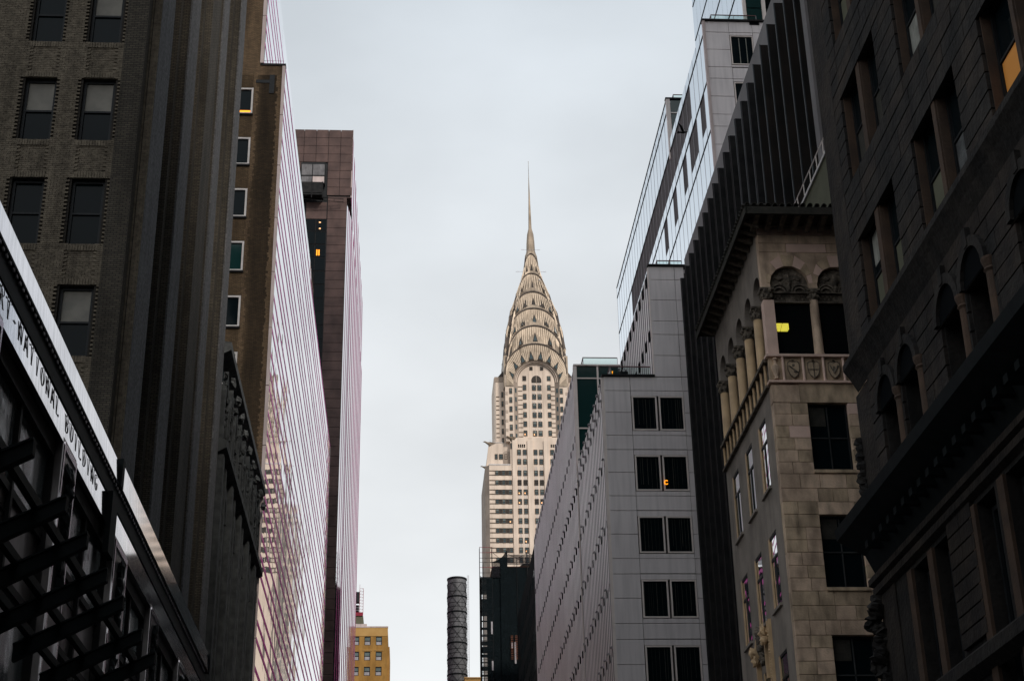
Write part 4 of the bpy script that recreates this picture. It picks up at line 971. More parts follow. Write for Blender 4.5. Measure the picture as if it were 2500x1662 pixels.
# glass balustrades on the terraces
def balustrade(name, label, x0, x1, y0, y1, z0, z1):
    o = thing(name, label, 'railing', ((x0+x1)/2, y0, z0), 'glass balustrades on roof terraces')
    MB().box(x0, x1, y0, y0+.02, z0, z1).build('glass_panel', 'clear', o); MB().box(x0, x0+.02, y0, y1, z0, z1).build('glass_panel', 'clear', o)
    MB().box(x0-.03, x1, y0-.02, y0+.04, z1, z1+.05).box(x0-.03, x0+.03, y0+.04, y1, z1, z1+.05).build('handrail', 'rail', o)
    b = MB(); n = max(2, int((x1-x0)/1.2)+1)
    for i in range(n): x = x0+(x1-x0)*i/(n-1); b.box(x-.015, x+.015, y0-.02, y0+.0, z0-.1, z1)
    b.build('post', 'galv', o)
balustrade('balustrade', 'glass terrace balustrade on the low roof step of the grey building', 11.6, 14.0, 84.5, 98, 37.68, 38.4)
balustrade('balustrade', 'glass balustrade on the highest roof edge of the grey ribbed building', 14.8, 16.3, 84.5, 98, 44.98, 45.5)
balustrade('balustrade', 'glass balustrade above the green glass step behind the grey building', 11.72, 14.1, 98.8, 120, 44.96, 45.56)
o = thing('floodlight', 'small black floodlight on the grey building low terrace', 'floodlight', (12.37, 84.3, 37.66))
MB().box(12.33, 12.41, 84.25, 84.33, 37.66, 37.85).build('stand', 'blackmetal', o); MB().box(12.15, 12.6, 84.2, 84.35, 37.82, 37.98).build('lamp_head', 'blackmetal', o)
MB().box(12.2, 12.28, 84.2, 84.3, 37.98, 38.06).box(12.46, 12.54, 84.2, 84.3, 37.98, 38.1).build('bracket', 'blackmetal', o)
o = MB().box(11.74, 11.80, 84.75, 84.85, 38.2, 38.25).tube((11.77, 84.8, 37.68), (11.77, 84.8, 38.2), .02).build('beacon', 'neon')
tag(o, 'tiny orange beacon behind the terrace glass of the grey building', 'beacon')
b = MB(); b.prism([(11.42, 37.7), (11.72, 37.7), (11.66, 38.36)], 'y', 84.6, 84.65); tag(b.build('sail_shade', 'white'), 'small white triangular shade at the corner of the terrace', 'shade')
# orange neon letter in a window
b = MB(); pts = arc(14.42, 31.0, .10, .115, PI*.22, PI*1.78, 12)
for p, q in zip(pts[:-1], pts[1:]): b.tube((p[0], 83.93, p[1]), (q[0], 83.93, q[1]), .026, n=6)
tag(b.build('neon_letter', 'neon'), 'small glowing orange neon letter c in a grey building window', 'neon sign')

# ------------------------------------------------------------------ blue mirror glass tower
t = thing('blue_glass_tower', 'tall blue mirror glass tower with dark open panes rising behind the grey panels', 'building', (26, 115, G0))
X = 20.1
MB().box(20.25, 48, 90.2, 138.6, G0, 67.4).box(20.25, 48, 105.8, 138.6, 67.3, 71.4).box(24.2, 52, 94.5, 110.8, 67.4, 152).build('core', 'darkframe', t)  # unseen upper height of the rear box is made up to shade the maroon tower
zr = [71.6, 70.48, 66.6, 62.68, 58.8, 54.9, 51.0, 47.1, 43.2, 39.3]
ph = 1.5716
ny = 31; rnd = random.Random(8)
dark = {(2, j) for j in range(4, 25)} | {(3, 1), (3, 3), (3, 4), (3, 6), (3, 9), (4, 12), (3, 12)}
for r in range(len(zr)-1):
    for j in range(ny):
        y0 = 89.97+j*ph; y1 = y0+ph
        if r < 2 and y0 < 105.5 and zr[r] > 67.6: continue
        zt, zb = zr[r]-.02, zr[r+1]+.02
        if r == 1 and y0 < 105.5: continue
        mm = 'bluemirror'
        def pane(a, c, m_): inst('glass_pane', boxmesh('glass_pane', .05, ph-.035, c-a, m_), t, (X+.03, (y0+y1)/2, (a+c)/2), (0, rnd.gauss(0, .0006), rnd.gauss(0, .0006)))
        if (r, j) in dark:
            pane(zb, zb+1.0, mm)
            inst('dark_pane', boxmesh('dark_pane', .05, ph-.02, zt-zb-1.03, 'ribgap'), t, (X+.06, (y0+y1)/2, (zt+zb+1.03)/2))
        elif r == 2 and j == 3 or (r == 2 and j < 3): pane(zb, zt, mm)
        else: pane(zb, zt, mm)
for j in range(10):
    y0 = 89.97+j*ph; inst('glass_pane', boxmesh('glass_pane', .05, ph-.035, .95, 'bluemirror'), t, (X+.03, y0+ph/2, 67.1), (0, 0, 0))
# tall rear part: plane x = 24
for r in range(8):
    for j in range(11):
        y0 = 93.8+j*ph; zt = 100-3.6*r; zb = zt-3.55 if r < 7 else 67.5
        zt, zb = 74.12+3.55*(r+1)-.02, 74.12+3.55*r+.02
        if r == 7: zt, zb = 74.1, 67.6
        inst('glass_pane', boxmesh('glass_pane', .05, ph-.03, zt-zb, 'bluemirror'), t, (24.03, y0+ph/2, (zt+zb)/2), (0, rnd.gauss(0, .0008), rnd.gauss(0, .0008)))
b = MB().box(24.0, 24.22, 93.6, 93.85, 67.4, 100).box(25.4, 25.65, 93.5, 93.8, 67.4, 100).box(24.1, 25.5, 93.6, 93.8, 68.1, 68.25).build('column', 'trim', t)
for z0, z1 in ((68.3, 71.6), (71.7, 75), (75.1, 79)): inst('green_pane', boxmesh('green_pane', 1.15, .05, z1-z0, 'green'), t, (24.83, 93.72, (z0+z1)/2))
MB().box(25.7, 26.6, 93.7, 93.9, 67.5, 100).build('dark_bay', 'black', t); MB().box(26.6, 26.85, 93.5, 93.8, 67.5, 100).build('column', 'trim', t)
for z in zr: MB().box(X-.035, X+.01, (89.97 if z < 68 else 105.6), 138.7, z-.035, z+.035).build('seam', 'darkframe', t)
for j in range(ny+1):
    y = 89.97+j*ph; MB().box(X-.004, X+.01, y-.03, y+.03, 39.3, 67.55 if y < 105.4 else 71.6).build('seam', 'galv', t)
for k in range(24): MB().box(23.965, 24.0, 93.8, 110.9, 74.12+3.55*(k-2)-.035, 74.12+3.55*(k-2)+.035).build('seam', 'darkframe', t)
# west face panels
def bp(x0, x1, z0, z1): inst('facade_panel', boxmesh('facade_panel', x1-x0-.03, .12, z1-z0-.035, 'panel', .008), t, ((x0+x1)/2, 90.06+random.uniform(-.003, .003), (z0+z1)/2))
zz = [67.6, 66.68, 65.22, 63.76, 62.8, 61.33, 59.87, 58.9, 57.45, 55.98, 55.0, 53.5, 52.1, 51.1]
for a, c in zip(zz[1:], zz[:-1]): bp(20.22, 21.9, a, c)
for k in range(4):
    z = 66.68-3.9*k; bp(23.56, 24.9, z, z+.92); bp(21.9, 23.56, z, z+.92); bp(21.9, 23.56, z-2.92, z-2.74); bp(21.9, 23.56, z-.24, z)
    bp(23.56, 24.9, z-1.46, z); bp(23.56, 24.9, z-2.92, z-1.46)
    window(t, 'Y', 21.93, 23.54, z-2.7, z-.28, 89.98, .07, 'plain', fm='trim', pm='window', depth=.14, mid=False)
    for q in (22.55, 23.05): inst('curtain_fold', boxmesh('curtain_fold', .05, .02, 2.1, 'curtain'), t, (q, 90.05, z-1.5))
MB().box(20.05, 20.22, 89.9, 90.2, 40, 67.6).build('corner_trim', 'pinkwhite', t)
pbox(t, 'coping', 'bronze', 20.0, 25.2, 89.85, 90.4, 67.6, 67.72); pbox(t, 'louvre', 'black', 23.4, 24.1, 89.95, 90.0, 67.35, 67.55)
# green end of the far step
for z0, z1 in ((70.3, 71.5), (66, 70.2)): inst('green_pane', boxmesh('green_pane', 4.2, .05, z1-z0, 'green'), t, (22.5, 105.62, (z0+z1)/2))
MB().box(20.05, 20.36, 105.5, 105.8, 66, 71.6).box(20.36, 24.2, 105.52, 105.6, 70.2, 70.3).build('column', 'trim', t)
MB().box(20.0, 24.2, 105.45, 105.9, 71.55, 71.66).build('coping', 'bronze', t)
balustrade('balustrade', 'glass balustrade on the lower terrace of the blue glass tower', 20.8, 24.0, 90.3, 93, 67.72, 68.35)
balustrade('balustrade', 'small glass balustrade on the far stepped roof of the blue tower', 20.75, 24.0, 105.9, 120, 71.66, 72.2)

# ------------------------------------------------------------------ pigeon in flight
o = thing('pigeon', 'dark pigeon flying in front of the blue glass tower', 'bird', (12.08, 60, 38.89))
b = MB(); rings = []
for d, r_, z in ((-.17, .012, .0), (-.10, .035, 0), (0, .055, 0), (.09, .042, .01), (.14, .026, .03), (.18, .024, .035), (.215, .004, .03)):
    base = len(b.v); b.v += [(12.08+d, 60+r_*math.cos(2*PI*k/8), 38.89+z+r_*math.sin(2*PI*k/8)) for k in range(8)]; rings.append(base)
for r0, r1 in zip(rings[:-1], rings[1:]):
    for k in range(8): b.f.append((r0+k, r0+(k+1) % 8, r1+(k+1) % 8, r1+k)); b.m.append(0)
b.add([(12.0, 59.95, 38.89), (11.82, 59.9, 38.90), (11.82, 60.1, 38.90), (12.0, 60.05, 38.89)], [(0, 1, 2, 3)])
b.build('body', 'feather', o)
for s_ in (-1, 1):
    MB().add([(12.13, 60+s_*.04, 38.92), (12.02, 60+s_*.04, 38.92), (11.96+.06*s_, 60+s_*.22, 39.05), (12.0+.16*s_, 60+s_*.34, 39.18), (12.12+.1*s_, 60+s_*.22, 39.08)],
             [(0, 1, 2, 3, 4)]).add([(12.13, 60+s_*.04, 38.905), (12.02, 60+s_*.04, 38.905), (11.96+.06*s_, 60+s_*.22, 39.035), (12.0+.16*s_, 60+s_*.34, 39.165), (12.12+.1*s_, 60+s_*.22, 39.065)], [(4, 3, 2, 1, 0)]).build('wing', 'feather', o)

# ------------------------------------------------------------------ black finned building
t = thing('finned_building', 'black building clad in deep dark bronze vertical fins behind the marble building', 'building', (18, 65, G0))
MB().box(16.25, 40, 51.0, 83.0, G0, 44.3).build('core', 'black', t)
MB().box(16.2, 40, 50.95, 83.05, 44.3, 44.85).box(16.18, 16.25, 51.0, 83.0, 42.0, 44.32).build('parapet', 'parapet', t)
for k in range(20):
    y = 52.1+k*1.515
    MB().box(15.5, 16.2, y, y+.12, G0, 42.45+random.uniform(-.02, .02)).build('fin', 'fin', t)
    MB().box(15.47, 15.52, y-.015, y+.05, G0, 42.45).build('fin_edge', 'finlight' if k < 9 else 'fin', t)
    inst('dark_pane', boxmesh('dark_pane', .05, 1.36, 44, 'window'), t, (16.1, y+.8, 20))
    if k > 5:
        MB().box(15.5, 16.1, y-.16, y-.02, G0, 42.38).build('fin_return', 'bronze', t)
MB().box(15.42, 16.3, 50.45, 51.0, G0, 52).build('end_pier', 'parapet', t)

# ------------------------------------------------------------------ marble building
t = thing('marble_building', 'veined pink marble corner building with a tiled eave, arched loggia and shield balcony', 'building', (13, 47, G0))
Y, X = 44.0, 11.0
MB().box(11.9, 15.3, 44.9, 51.5, G0, 24.8).build('core', 'black', t)
def block(x0, x1, z0, z1, m):
    inst('marble_block', boxmesh('marble_block', round(x1-x0-.012, 3), .30, round(z1-z0-.012, 3), m, .006), t, ((x0+x1)/2, Y+.15+random.uniform(-.004, .004), (z0+z1)/2), (0, 0, 0))
rnd = random.Random(21)
zc = [25.02, 24.70, 24.39, 24.07]
def course(x0, x1, z0, z1, lens):
    x = x0
    while x < x1-.02:
        l = rnd.choice(lens); e = x+l
        if x1-e < .25: e = x1
        block(x, e, z0, z1, rnd.choice(['marble', 'marble', 'marble2', 'marblepink'] if z1 > 18 else ['marble', 'marble2', 'marble2', 'marble'])); x = e
for a, c in zip(zc[1:], zc[:-1]): course(11.0, 15.2, a, c, (.9, 1.3, 1.7))
# arch wall (between z 22.75 and 24.07)
def archpts(c, r, z0, n=14): return [(c-r*math.cos(PI*i/n), z0+r*math.sin(PI*i/n)) for i in range(n+1)]
b = MB(); arches = [(11.895, .625), (13.4, .615), (14.9, .6)]
pr = [(11.0, 22.78)]
for c, r in arches: pr += [(c-r, 22.78)]+archpts(c, r, 22.95)+[(c+r, 22.78)]
pr += [(15.2+.35, 22.78), (15.55, 24.06), (11.0, 24.06)]
b.prism(pr, 'y', Y, Y+.28); b.build('arch_wall', 'marble', t)
for c, r in arches:
    for i in range(7):       # voussoirs stand a few millimetres proud
        a0, a1 = PI*(i+.04)/7, PI*(i+.96)/7; q0, q1 = r+.12+.3*math.sin(a0)**2, r+.12+.3*math.sin(a1)**2
        MB().prism([(c-r*math.cos(a0), 22.95+r*math.sin(a0)), (c-r*math.cos(a1), 22.95+r*math.sin(a1)), (c-q1*math.cos(a1), 22.95+q1*math.sin(a1)), (c-q0*math.cos(a0), 22.95+q0*math.sin(a0))], 'y', Y-.012, Y+.004).build('voussoir', rnd.choice(['marble', 'marblepink', 'marble2']), t)
    tym = MB().prism([(c-r, 22.35)]+archpts(c, r, 22.95)+[(c+r, 22.35)], 'y', Y+.16, Y+.24).build('tympanum', 'carving', t)
    b = MB()
    for s_ in (-1, 1):
        cc = c+s_*r*.52
        b.strip(archpts(cc, .15, 22.68, 8), archpts(cc, .21, 22.68, 8), 'y', Y+.08, Y+.17); b.strip(archpts(cc, .245, 22.68, 8), archpts(cc, .285, 22.68, 8), 'y', Y+.05, Y+.17)
        for k in range(3):
            for q in range(2): b.tube((cc-.2+k*.13, Y+.13, 22.40), (cc-.07+k*.13, Y+.13, 22.6), .012, n=4).tube((cc-.07+k*.13, Y+.13, 22.40), (cc-.2+k*.13, Y+.13, 22.6), .012, n=4)
    b.blob((c, Y+.13, 23.15), (.11, .08, .2), int(c*10), .2, 8).blob((c, Y+.13, 22.85), (.07, .07, .16), int(c*11), .2, 8).blob((c-.3, Y+.15, 23.2), (.14, .05, .09), 3, .3).blob((c+.3, Y+.15, 23.2), (.14, .05, .09), 4, .3)
    b.box(c-r, c+r, Y+.06, Y+.17, 22.64, 22.68).box(c-r, c+r, Y+.08, Y+.17, 22.31, 22.36); b.build('carved_relief', 'carving', tym)
    MB().box(c-r, c+r, Y+.20, Y+.6, 20.4, 22.34).build('dark_opening', 'black', t)
pbox(t, 'corner_pillar', 'marblepink', 11.0, 11.34, Y+.0, Y+.34, 20.46, 22.36)
def capital(x, y, z0, z1, r, sd):
    b = MB().lathe((x, y, z0), [(r*.95, 0), (r*1.05, .03), (r*.95, .05), (r*1.1, (z1-z0)*.6), (r*1.35, (z1-z0)*.8)], 10).box(x-r*1.3, x+r*1.3, y-r*1.3, y+r*1.3, z1-.07, z1)
    for k in range(8):
        a = 2*PI*k/8; b.blob((x+r*1.1*math.cos(a), y+r*1.1*math.sin(a), z0+.12), (.05, .05, .07), sd+k, .3, 6).blob((x+r*1.25*math.cos(a+.4), y+r*1.25*math.sin(a+.4), z1-.11), (.05, .05, .05), sd+20+k, .3, 6)
    return b.build('capital', 'carving', t)
for i, x in enumerate((12.65, 14.15)):
    MB().lathe((x, Y+.15, 20.46), [(.20, 0), (.20, .05), (.165, .09), (.15, .14), (.135, 1.95)], 18).build('column', 'marble', t, smooth=True); capital(x, Y+.15, 22.4, 22.77, .15, i*50)
capital(11.14, Y+.14, 22.4, 22.77, .17, 400)
# balcony band with shields, front
pbox(t, 'balcony_rail', 'marblepink', 10.90, 15.2, Y-.10, Y+.2, 20.37, 20.45); pbox(t, 'balcony_sill', 'marblepink', 10.92, 15.2, Y-.08, Y+.2, 19.50, 19.57)
pbox(t, 'balcony_back', 'marble2', 11.0, 15.2, Y+.02, Y+.2, 19.57, 20.37)
for i, x in enumerate((11.42, 12.05, 12.69, 13.32, 13.95, 14.6)):
    MB().lathe((x, Y-.02, 19.57), [(.05, 0), (.05, .05), (.04, .1), (.045, .4), (.04, .7), (.055, .8)], 10).build('baluster', 'marblepink', t)
def shield(x, kind):
    z = 19.97; pts = [(-.18, .2), (-.1, .26), (0, .22), (.1, .26), (.18, .2), (.185, -.02), (.12, -.2), (0, -.31), (-.12, -.2), (-.185, -.02)]
    o = MB().prism([(x+p[0], z+p[1]) for p in pts], 'y', Y-.03, Y+.03).build('shield', 'marble2', t); b = MB()
    for p, q in zip(pts, pts[1:]+pts[:1]): b.tube((x+p[0], Y-.03, z+p[1]), (x+q[0], Y-.03, z+q[1]), .014, n=5)
    if kind == 1: b.box(x-.012, x+.012, Y-.045, Y-.03, z-.28, z+.2).box(x-.17, x+.17, Y-.045, Y-.03, z-.03, z-.005)
    elif kind == 0: b.tube((x-.14, Y-.035, z+.1), (x+.12, Y-.035, z-.12), .025, n=5).blob((x, Y-.03, z+.12), (.05, .02, .05), 2).blob((x+.05, Y-.03, z-.1), (.07, .02, .04), 5)
    else: b.tube((x+.13, Y-.035, z+.12), (x-.02, Y-.035, z-.14), .03, n=5).tube((x-.13, Y-.035, z+.14), (x-.02, Y-.035, z-.1), .02, n=5).blob((x, Y-.03, z+.02), (.05, .02, .09), 7)
    b.blob((x, Y-.01, z+.30), (.06, .03, .025), 9, .2); b.build('charge', 'carving', o)
for i, x in enumerate((11.74, 12.37, 13.01, 13.64, 14.28)): shield(x, i % 3)
b = MB(); b.lathe((11.18, Y-.02, 19.62), [(.09, 0), (.06, .05), (.07, .12), (.12, .3), (.13, .42), (.05, .5), (.05, .6), (.1, .66), (.05, .72)], 10); b.build('urn_relief', 'marble', t)
# wall below
wz = [(16.67, 18.85), (13.04, 15.26), (9.4, 11.63), (5.8, 8.0)]
pbox(t, 'marble_block', 'marble', 11.0, 11.85, Y, Y+.3, 18.865, 19.44); pbox(t, 'marble_block', 'marble2', 11.862, 15.2, Y+.003, Y+.3, 18.865, 19.49)
z = 18.85; jz = [18.85, 18.48, 18.09, 17.7, 17.31, 16.92, 16.54, 16.08, 15.66, 15.26, 14.87, 14.48, 14.1, 13.7, 13.32, 12.93, 12.5, 12.07, 11.63, 11.26, 10.88, 10.5, 10.1, 9.7, 9.4, 9.0, 8.6, 8.2, 7.8, 7.4]
for hi, lo in zip(jz[:-1], jz[1:]):
    m_ = (hi+lo)/2; inw = any(a < m_ < c for a, c in wz)
    if inw: course(11.0, 12.065, lo, hi, (.42, .55, .62)); course(13.305, 15.2, lo, hi, (.45, .6, .8))
    else: course(11.0, 15.2, lo, hi, (.45, .6, .8, 1.1))
for z0, z1 in wz:
    window(t, 'Y', 12.07, 13.30, z0, z1, Y+.16, .05, 'plain', pm='window', depth=.1, mid=False)
    b = MB().box(12.66, 12.70, Y+.18, Y+.2, z0+.05, z1-.05).box(12.12, 13.25, Y+.18, Y+.2, (z0+z1)/2-.02, (z0+z1)/2+.02)
    b.build('sash_bars', 'gothic', t); MB().box(12.14, 12.62, Y+.2, Y+.205, z1-.7, z1-.08).build('half_blind', 'tile', t)
    pbox(t, 'window_sill', 'marble2', 12.05, 13.33, Y-.06, Y+.15, z0-.11, z0-.01)
# street side of the marble building
H = [(y0, y0+1.12, z0+.0, z0+2.26) for y0 in (45.18, 47.34, 49.6) for z0 in (16.6, 12.94, 9.3, 5.6)]
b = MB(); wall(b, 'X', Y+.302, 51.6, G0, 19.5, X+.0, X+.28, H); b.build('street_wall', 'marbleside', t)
for h in H:
    window(t, 'X', h[0]+.02, h[1]-.02, h[2], h[3], X+.012, .07, 'plain', pm='mirror' if rnd.random() < .7 and h[2] > 12 else 'green', depth=.05, mid=False)
    yc = (h[0]+h[1])/2
    MB().box(X+.015, X+.04, h[0], h[1], h[2]+1.5, h[2]+1.58).box(X+.015, X+.04, yc-.04, yc+.04, h[2], h[2]+1.5).build('glazing_bar', 'darkframe', t)
    pbox(t, 'window_sill', 'marbleside', X-.08, X+.1, h[0]-.05, h[1]+.05, h[2]-.1, h[2]-.012)
    pbox(t, 'reveal', 'columntan', X-.004, X+.03, h[1]-.16, h[1]-.004, h[2], h[3])
cs = [44.78, 46.26, 47.76, 49.26, 50.74]
pr = [(Y+.29, 22.78)]
for c in cs: pr += [(c-.52, 22.78)]+archpts(c, .52, 22.97)+[(c+.52, 22.78)]
pr += [(51.6, 22.78), (51.6, 25.0), (Y+.29, 25.0)]
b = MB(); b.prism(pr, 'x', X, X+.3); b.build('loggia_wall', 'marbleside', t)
b = MB().box(X+.75, X+.85, Y+.4, 51.6, 19.5, 24.9); b.build('loggia_back', 'black', t)
for i, y in enumerate((45.52, 47.01, 48.51, 50.0, 51.45)):
    MB().lathe((X+.15, y, 20.46), [(.2, 0), (.2, .05), (.165, .1), (.16, 1.95)], 16).build('column', 'columntan', t, smooth=True); capital(X+.15, y, 22.36, 22.78, .18, 500+i*40)
pbox(t, 'balcony_rail', 'carving', 10.86, X+.3, Y+.21, 51.6, 20.30, 20.40); pbox(t, 'balcony_sill', 'carving', 10.88, X+.28, Y+.21, 51.6, 19.44, 19.52)
pbox(t, 'balcony_back', 'carving', 11.02, X+.28, Y+.21, 51.6, 19.52, 20.3)
for k in range(13):
    MB().lathe((10.97, 44.5+k*.58, 19.52), [(.05, 0), (.045, .1), (.045, .6), (.055, .78)], 8).build('baluster', 'columntan', t)
# eave: boards, brackets, barrel tiles
MB().box(10.47, 15.3, 42.96, 52.2, 24.98, 25.04).build('eave_soffit', 'tile', t)
MB().box(10.45, 15.3, 42.88, 42.96, 24.84, 25.1).box(10.41, 10.47, 42.88, 52.2, 24.84, 25.1).build('fascia', 'tile', t)
MB().box(10.9, 15.3, 43.82, 44.0, 24.93, 25.03).box(10.8, 11.0, 43.82, 51.6, 24.93, 25.03).build('bed_mould', 'carving', t)
for k in range(9):
    x = 10.76+.435*k; MB().prism([(43.82, 24.7), (43.82, 24.98), (43.0, 24.98), (43.02, 24.86), (43.4, 24.8)], 'x', x, x+.16).build('eave_bracket', 'marble2' if False else 'carving', t)
for k in range(16):
    y = 43.5+.53*k; MB().prism([(10.98, 24.7), (10.98, 24.98), (10.5, 24.98), (10.52, 24.86)], 'y', y, y+.16).build('eave_bracket', 'carving', t)
def tile(p, q, r):
    b = MB(); P, Q = Vector(p), Vector(q); d = (Q-P).normalized(); a = d.cross(Vector((0, 0, 1))).normalized(); u = a.cross(d)
    n = 7; v = []
    for c in (P, Q):
        for rr in (r, r*.8): v += [c+a*math.cos(PI*i/n)*rr+u*math.sin(PI*i/n)*rr for i in range(n+1)]
    m = n+1; fs = []
    for i in range(n): fs += [(i, i+1, 2*m+i+1, 2*m+i), (m+i+1, m+i, 3*m+i, 3*m+i+1), (i+1, i, m+i, m+i+1)]
    b.add(v, fs); return b
tm1 = tile((0, 0, 0), (0, .9, .04), .085).mesh('roof_tile', 'tile'); tm2 = tile((0, 0, 0), (.9, 0, .04), .085).mesh('roof_tile', 'tile')
for k in range(22): inst('roof_tile', tm1, t, (10.5+k*.224, 42.86, 25.14+random.uniform(-.01, .01)))
for k in range(40): inst('roof_tile', tm2, t, (10.36, 43.0+k*.23, 25.14+random.uniform(-.01, .01)))
MB().add([(10.4, 42.9, 25.1), (15.3, 42.9, 25.1), (15.3, 52.2, 25.12), (13.0, 45.5, 25.16), (13.0, 49.6, 25.16), (10.4, 52.2, 25.1)], [(0, 1, 3), (1, 2, 4, 3), (2, 5, 4), (0, 3, 4, 5)]).build('roof_deck', 'tile', t)
# carved dragon bracket over the lower street door
b = MB()
for i, (dy, z, r_) in enumerate(((0, 12.75, .16), (.05, 12.5, .15), (.0, 12.25, .13), (-.1, 12.0, .12), (-.2, 11.8, .11))): b.blob((10.86, 48.0+dy, z), (r_*.9, r_*1.3, r_*1.2), 600+i, .35, 8)
o = b.build('carved_bracket', 'carving', t)
b = MB().blob((10.8, 47.2, 12.55), (.16, .2, .2), 620, .35, 8).blob((10.78, 47.15, 12.3), (.12, .16, .14), 621, .3, 8).blob((10.8, 48.7, 12.25), (.16, .2, .2), 622, .35, 8).blob((10.78, 48.6, 12.0), (.12, .15, .15), 623, .3, 8)
b.strip([(48.7, 11.2), (48.7, 12.4), (48.3, 12.8), (47.7, 12.8), (47.5, 12.3), (47.5, 11.2)], [(48.85, 11.2), (48.85, 12.5), (48.4, 12.95), (47.6, 12.95), (47.35, 12.4), (47.35, 11.2)], 'x', 10.86, 11.0); b.build('carved_face', 'columntan', o)
b = MB()
for k in range(34): b.blob((10.94, 47.0+.03*math.sin(k), 12.6-k*.09), (.06, .06, .06), 700+k, .3, 6)
b.box(10.9, 11.0, 46.85, 46.92, 8, 12.9).box(10.9, 11.0, 47.08, 47.14, 8, 12.9); b.build('rope_moulding', 'columntan', t)
MB().box(X-.004, X+.03, 47.3, 48.9, 6, 11.15).build('door_recess', 'black', t)
o = MB().add([(11.37, 44.75, 21.60), (11.76, 44.75, 21.60), (11.76, 44.75, 21.40), (11.72, 44.75, 21.34), (11.40, 44.75, 21.34)], [(0, 1, 2, 3, 4)]).add([(11.37, 44.8, 21.60), (11.76, 44.8, 21.60), (11.76, 44.8, 21.40), (11.72, 44.8, 21.34), (11.40, 44.8, 21.34)], [(4, 3, 2, 1, 0)])
o = MB().prism([(11.37, 21.60), (11.56, 21.60), (11.48, 21.34), (11.40, 21.34)], 'y', 44.12, 44.18).prism([(11.58, 21.60), (11.76, 21.60), (11.76, 21.40), (11.72, 21.34), (11.50, 21.34)], 'y', 44.12, 44.18).build('ceiling_lamp', 'yellowlamp')
tag(o, 'glowing yellow lamp panel inside the first arched opening of the marble building', 'lamp')
# roof bulkhead with railing between the marble and sooty buildings
t2 = thing('roof_bulkhead', 'olive rendered roof room with a white edge between marble eave and black fins', 'roof room', (15.0, 51.0, 25))
MB().box(14.75, 15.3, 47.0, 53.0, 24, 30.15).build('wall', 'olive', t2)
MB().box(14.68, 15.32, 46.9, 53.1, 30.15, 30.27).build('white_edge', 'white', t2)
b = MB().tube((14.72, 47.0, 30.85), (14.72, 53.1, 30.85), .022, n=6)
for k in range(7): b.tube((14.72, 47.0+k, 30.27), (14.72, 47.0+k, 30.85), .02, n=5)
b.build('railing', 'trim', t2)

# ------------------------------------------------------------------ sooty stone building on the right
t = thing('sooty_building', 'sooty dark stone building with rusticated courses, paired windows and arcade below a cornice', 'building', (14, 18, G0))
X = 11.0
pairs = [(32.37, 33.70, 30.76, 32.05), (27.85, 29.20, 26.32, 27.60), (23.35, 24.75, 21.85, 23.15), (18.8, 20.2, 17.3, 18.6)]
wr = [(16.47, 18.93), (20.62, 23.08), (24.76, 27.2), (28.9, 31.3)]
H = []
for a, bb, c, d in pairs:
    for z0, z1 in wr: H += [(a, bb, z0, z1), (c, d, z0, z1)]
for a in (26.25, 27.85, 30.75, 32.4, 21.8, 23.4, 17.3, 18.9): H.append((a, a+1.2, 11.2, 14.2))
lowH = [(26.0, 27.1), (27.75, 28.75), (30.6, 31.5), (32.0, 33.0), (21.6, 22.7), (23.35, 24.35)]
H += [(a, c, 3.0, 10.2) for a, c in lowH]
b = MB(); wall(b, 'X', -2, 34.4, G0, 46, X+.03, X+.6, H, sides=False); b.build('wall', 'soot2', t)
MB().box(X+.62, 40, -2, 35.5, G0, 46).build('core', 'black', t)
MB().box(44, 92, -2, 34, G0, 165).build('added_shade_tower', 'soot2', t)  # added, unseen: keeps the sun off the brown wall and blue tower front
MB().box(X-.04, X+.7, 34.4, 35.6, 16.2, 46).box(X-.0, X+.7, 34.4, 35.6, G0, 15.4).build('corner_pilaster', 'soot', t)
rnd = random.Random(31); cnt = 0
def course2(y0, y1, z0, z1, lens):
    global cnt
    y = y0+rnd.choice((0, -.0))
    while y < y1-.02:
        e = y+rnd.choice(lens)
        if y1-e < .35: e = y1
        if cnt < 292: inst('ashlar_block', boxmesh('ashlar_block', .16, round(e-y-.018, 2), round(z1-z0-.035, 3), rnd.choice(['soot', 'soot2'])), t, (X+.03+rnd.uniform(-.006, .006), (y+e)/2, (z0+z1)/2)); cnt += 1
        else: extra.box(X-.05, X+.11, y+.009, e-.009, z0+.017, z1-.017)
        y = e
extra = MB(); ch = .415
def segs(m_, lo, hi):
    out = [(lo, hi)]
    for h in H:
        if h[2]-.02 < m_ < h[3]+.02:
            n = []
            for a, c in out:
                if h[1]+.0 <= a or h[0] >= c: n.append((a, c)); continue
                if a < h[0]-.02: n.append((a, h[0]-.02))
                if c > h[1]+.02: n.append((h[1]+.02, c))
            out = n
    return [(a, c) for a, c in out if c-a > .36]
z = 16.32+.0
for k in range(30):
    for a, c in segs(z+ch/2, 20.2, 34.36): course2(a, c, z, z+ch, (1.0, 1.25, 1.5))
    z += ch
for k in range(6):
    z = 12.9+k*.42
    for a, c in segs(z+.21, 20.2, 34.36): course2(a, c, z, z+.42, (.9, 1.2))
for k in range(8):
    z = 7.7+k*.33
    course2(28.95, 30.45, z, z+.33, (.75,)); course2(24.5, 25.9, z, z+.33, (.7,))
if extra.v: extra.build('more_ashlar', 'soot', t, kind='stuff')
pan = {0: ('curtain', 'window'), 1: ('curtain', 'window')}
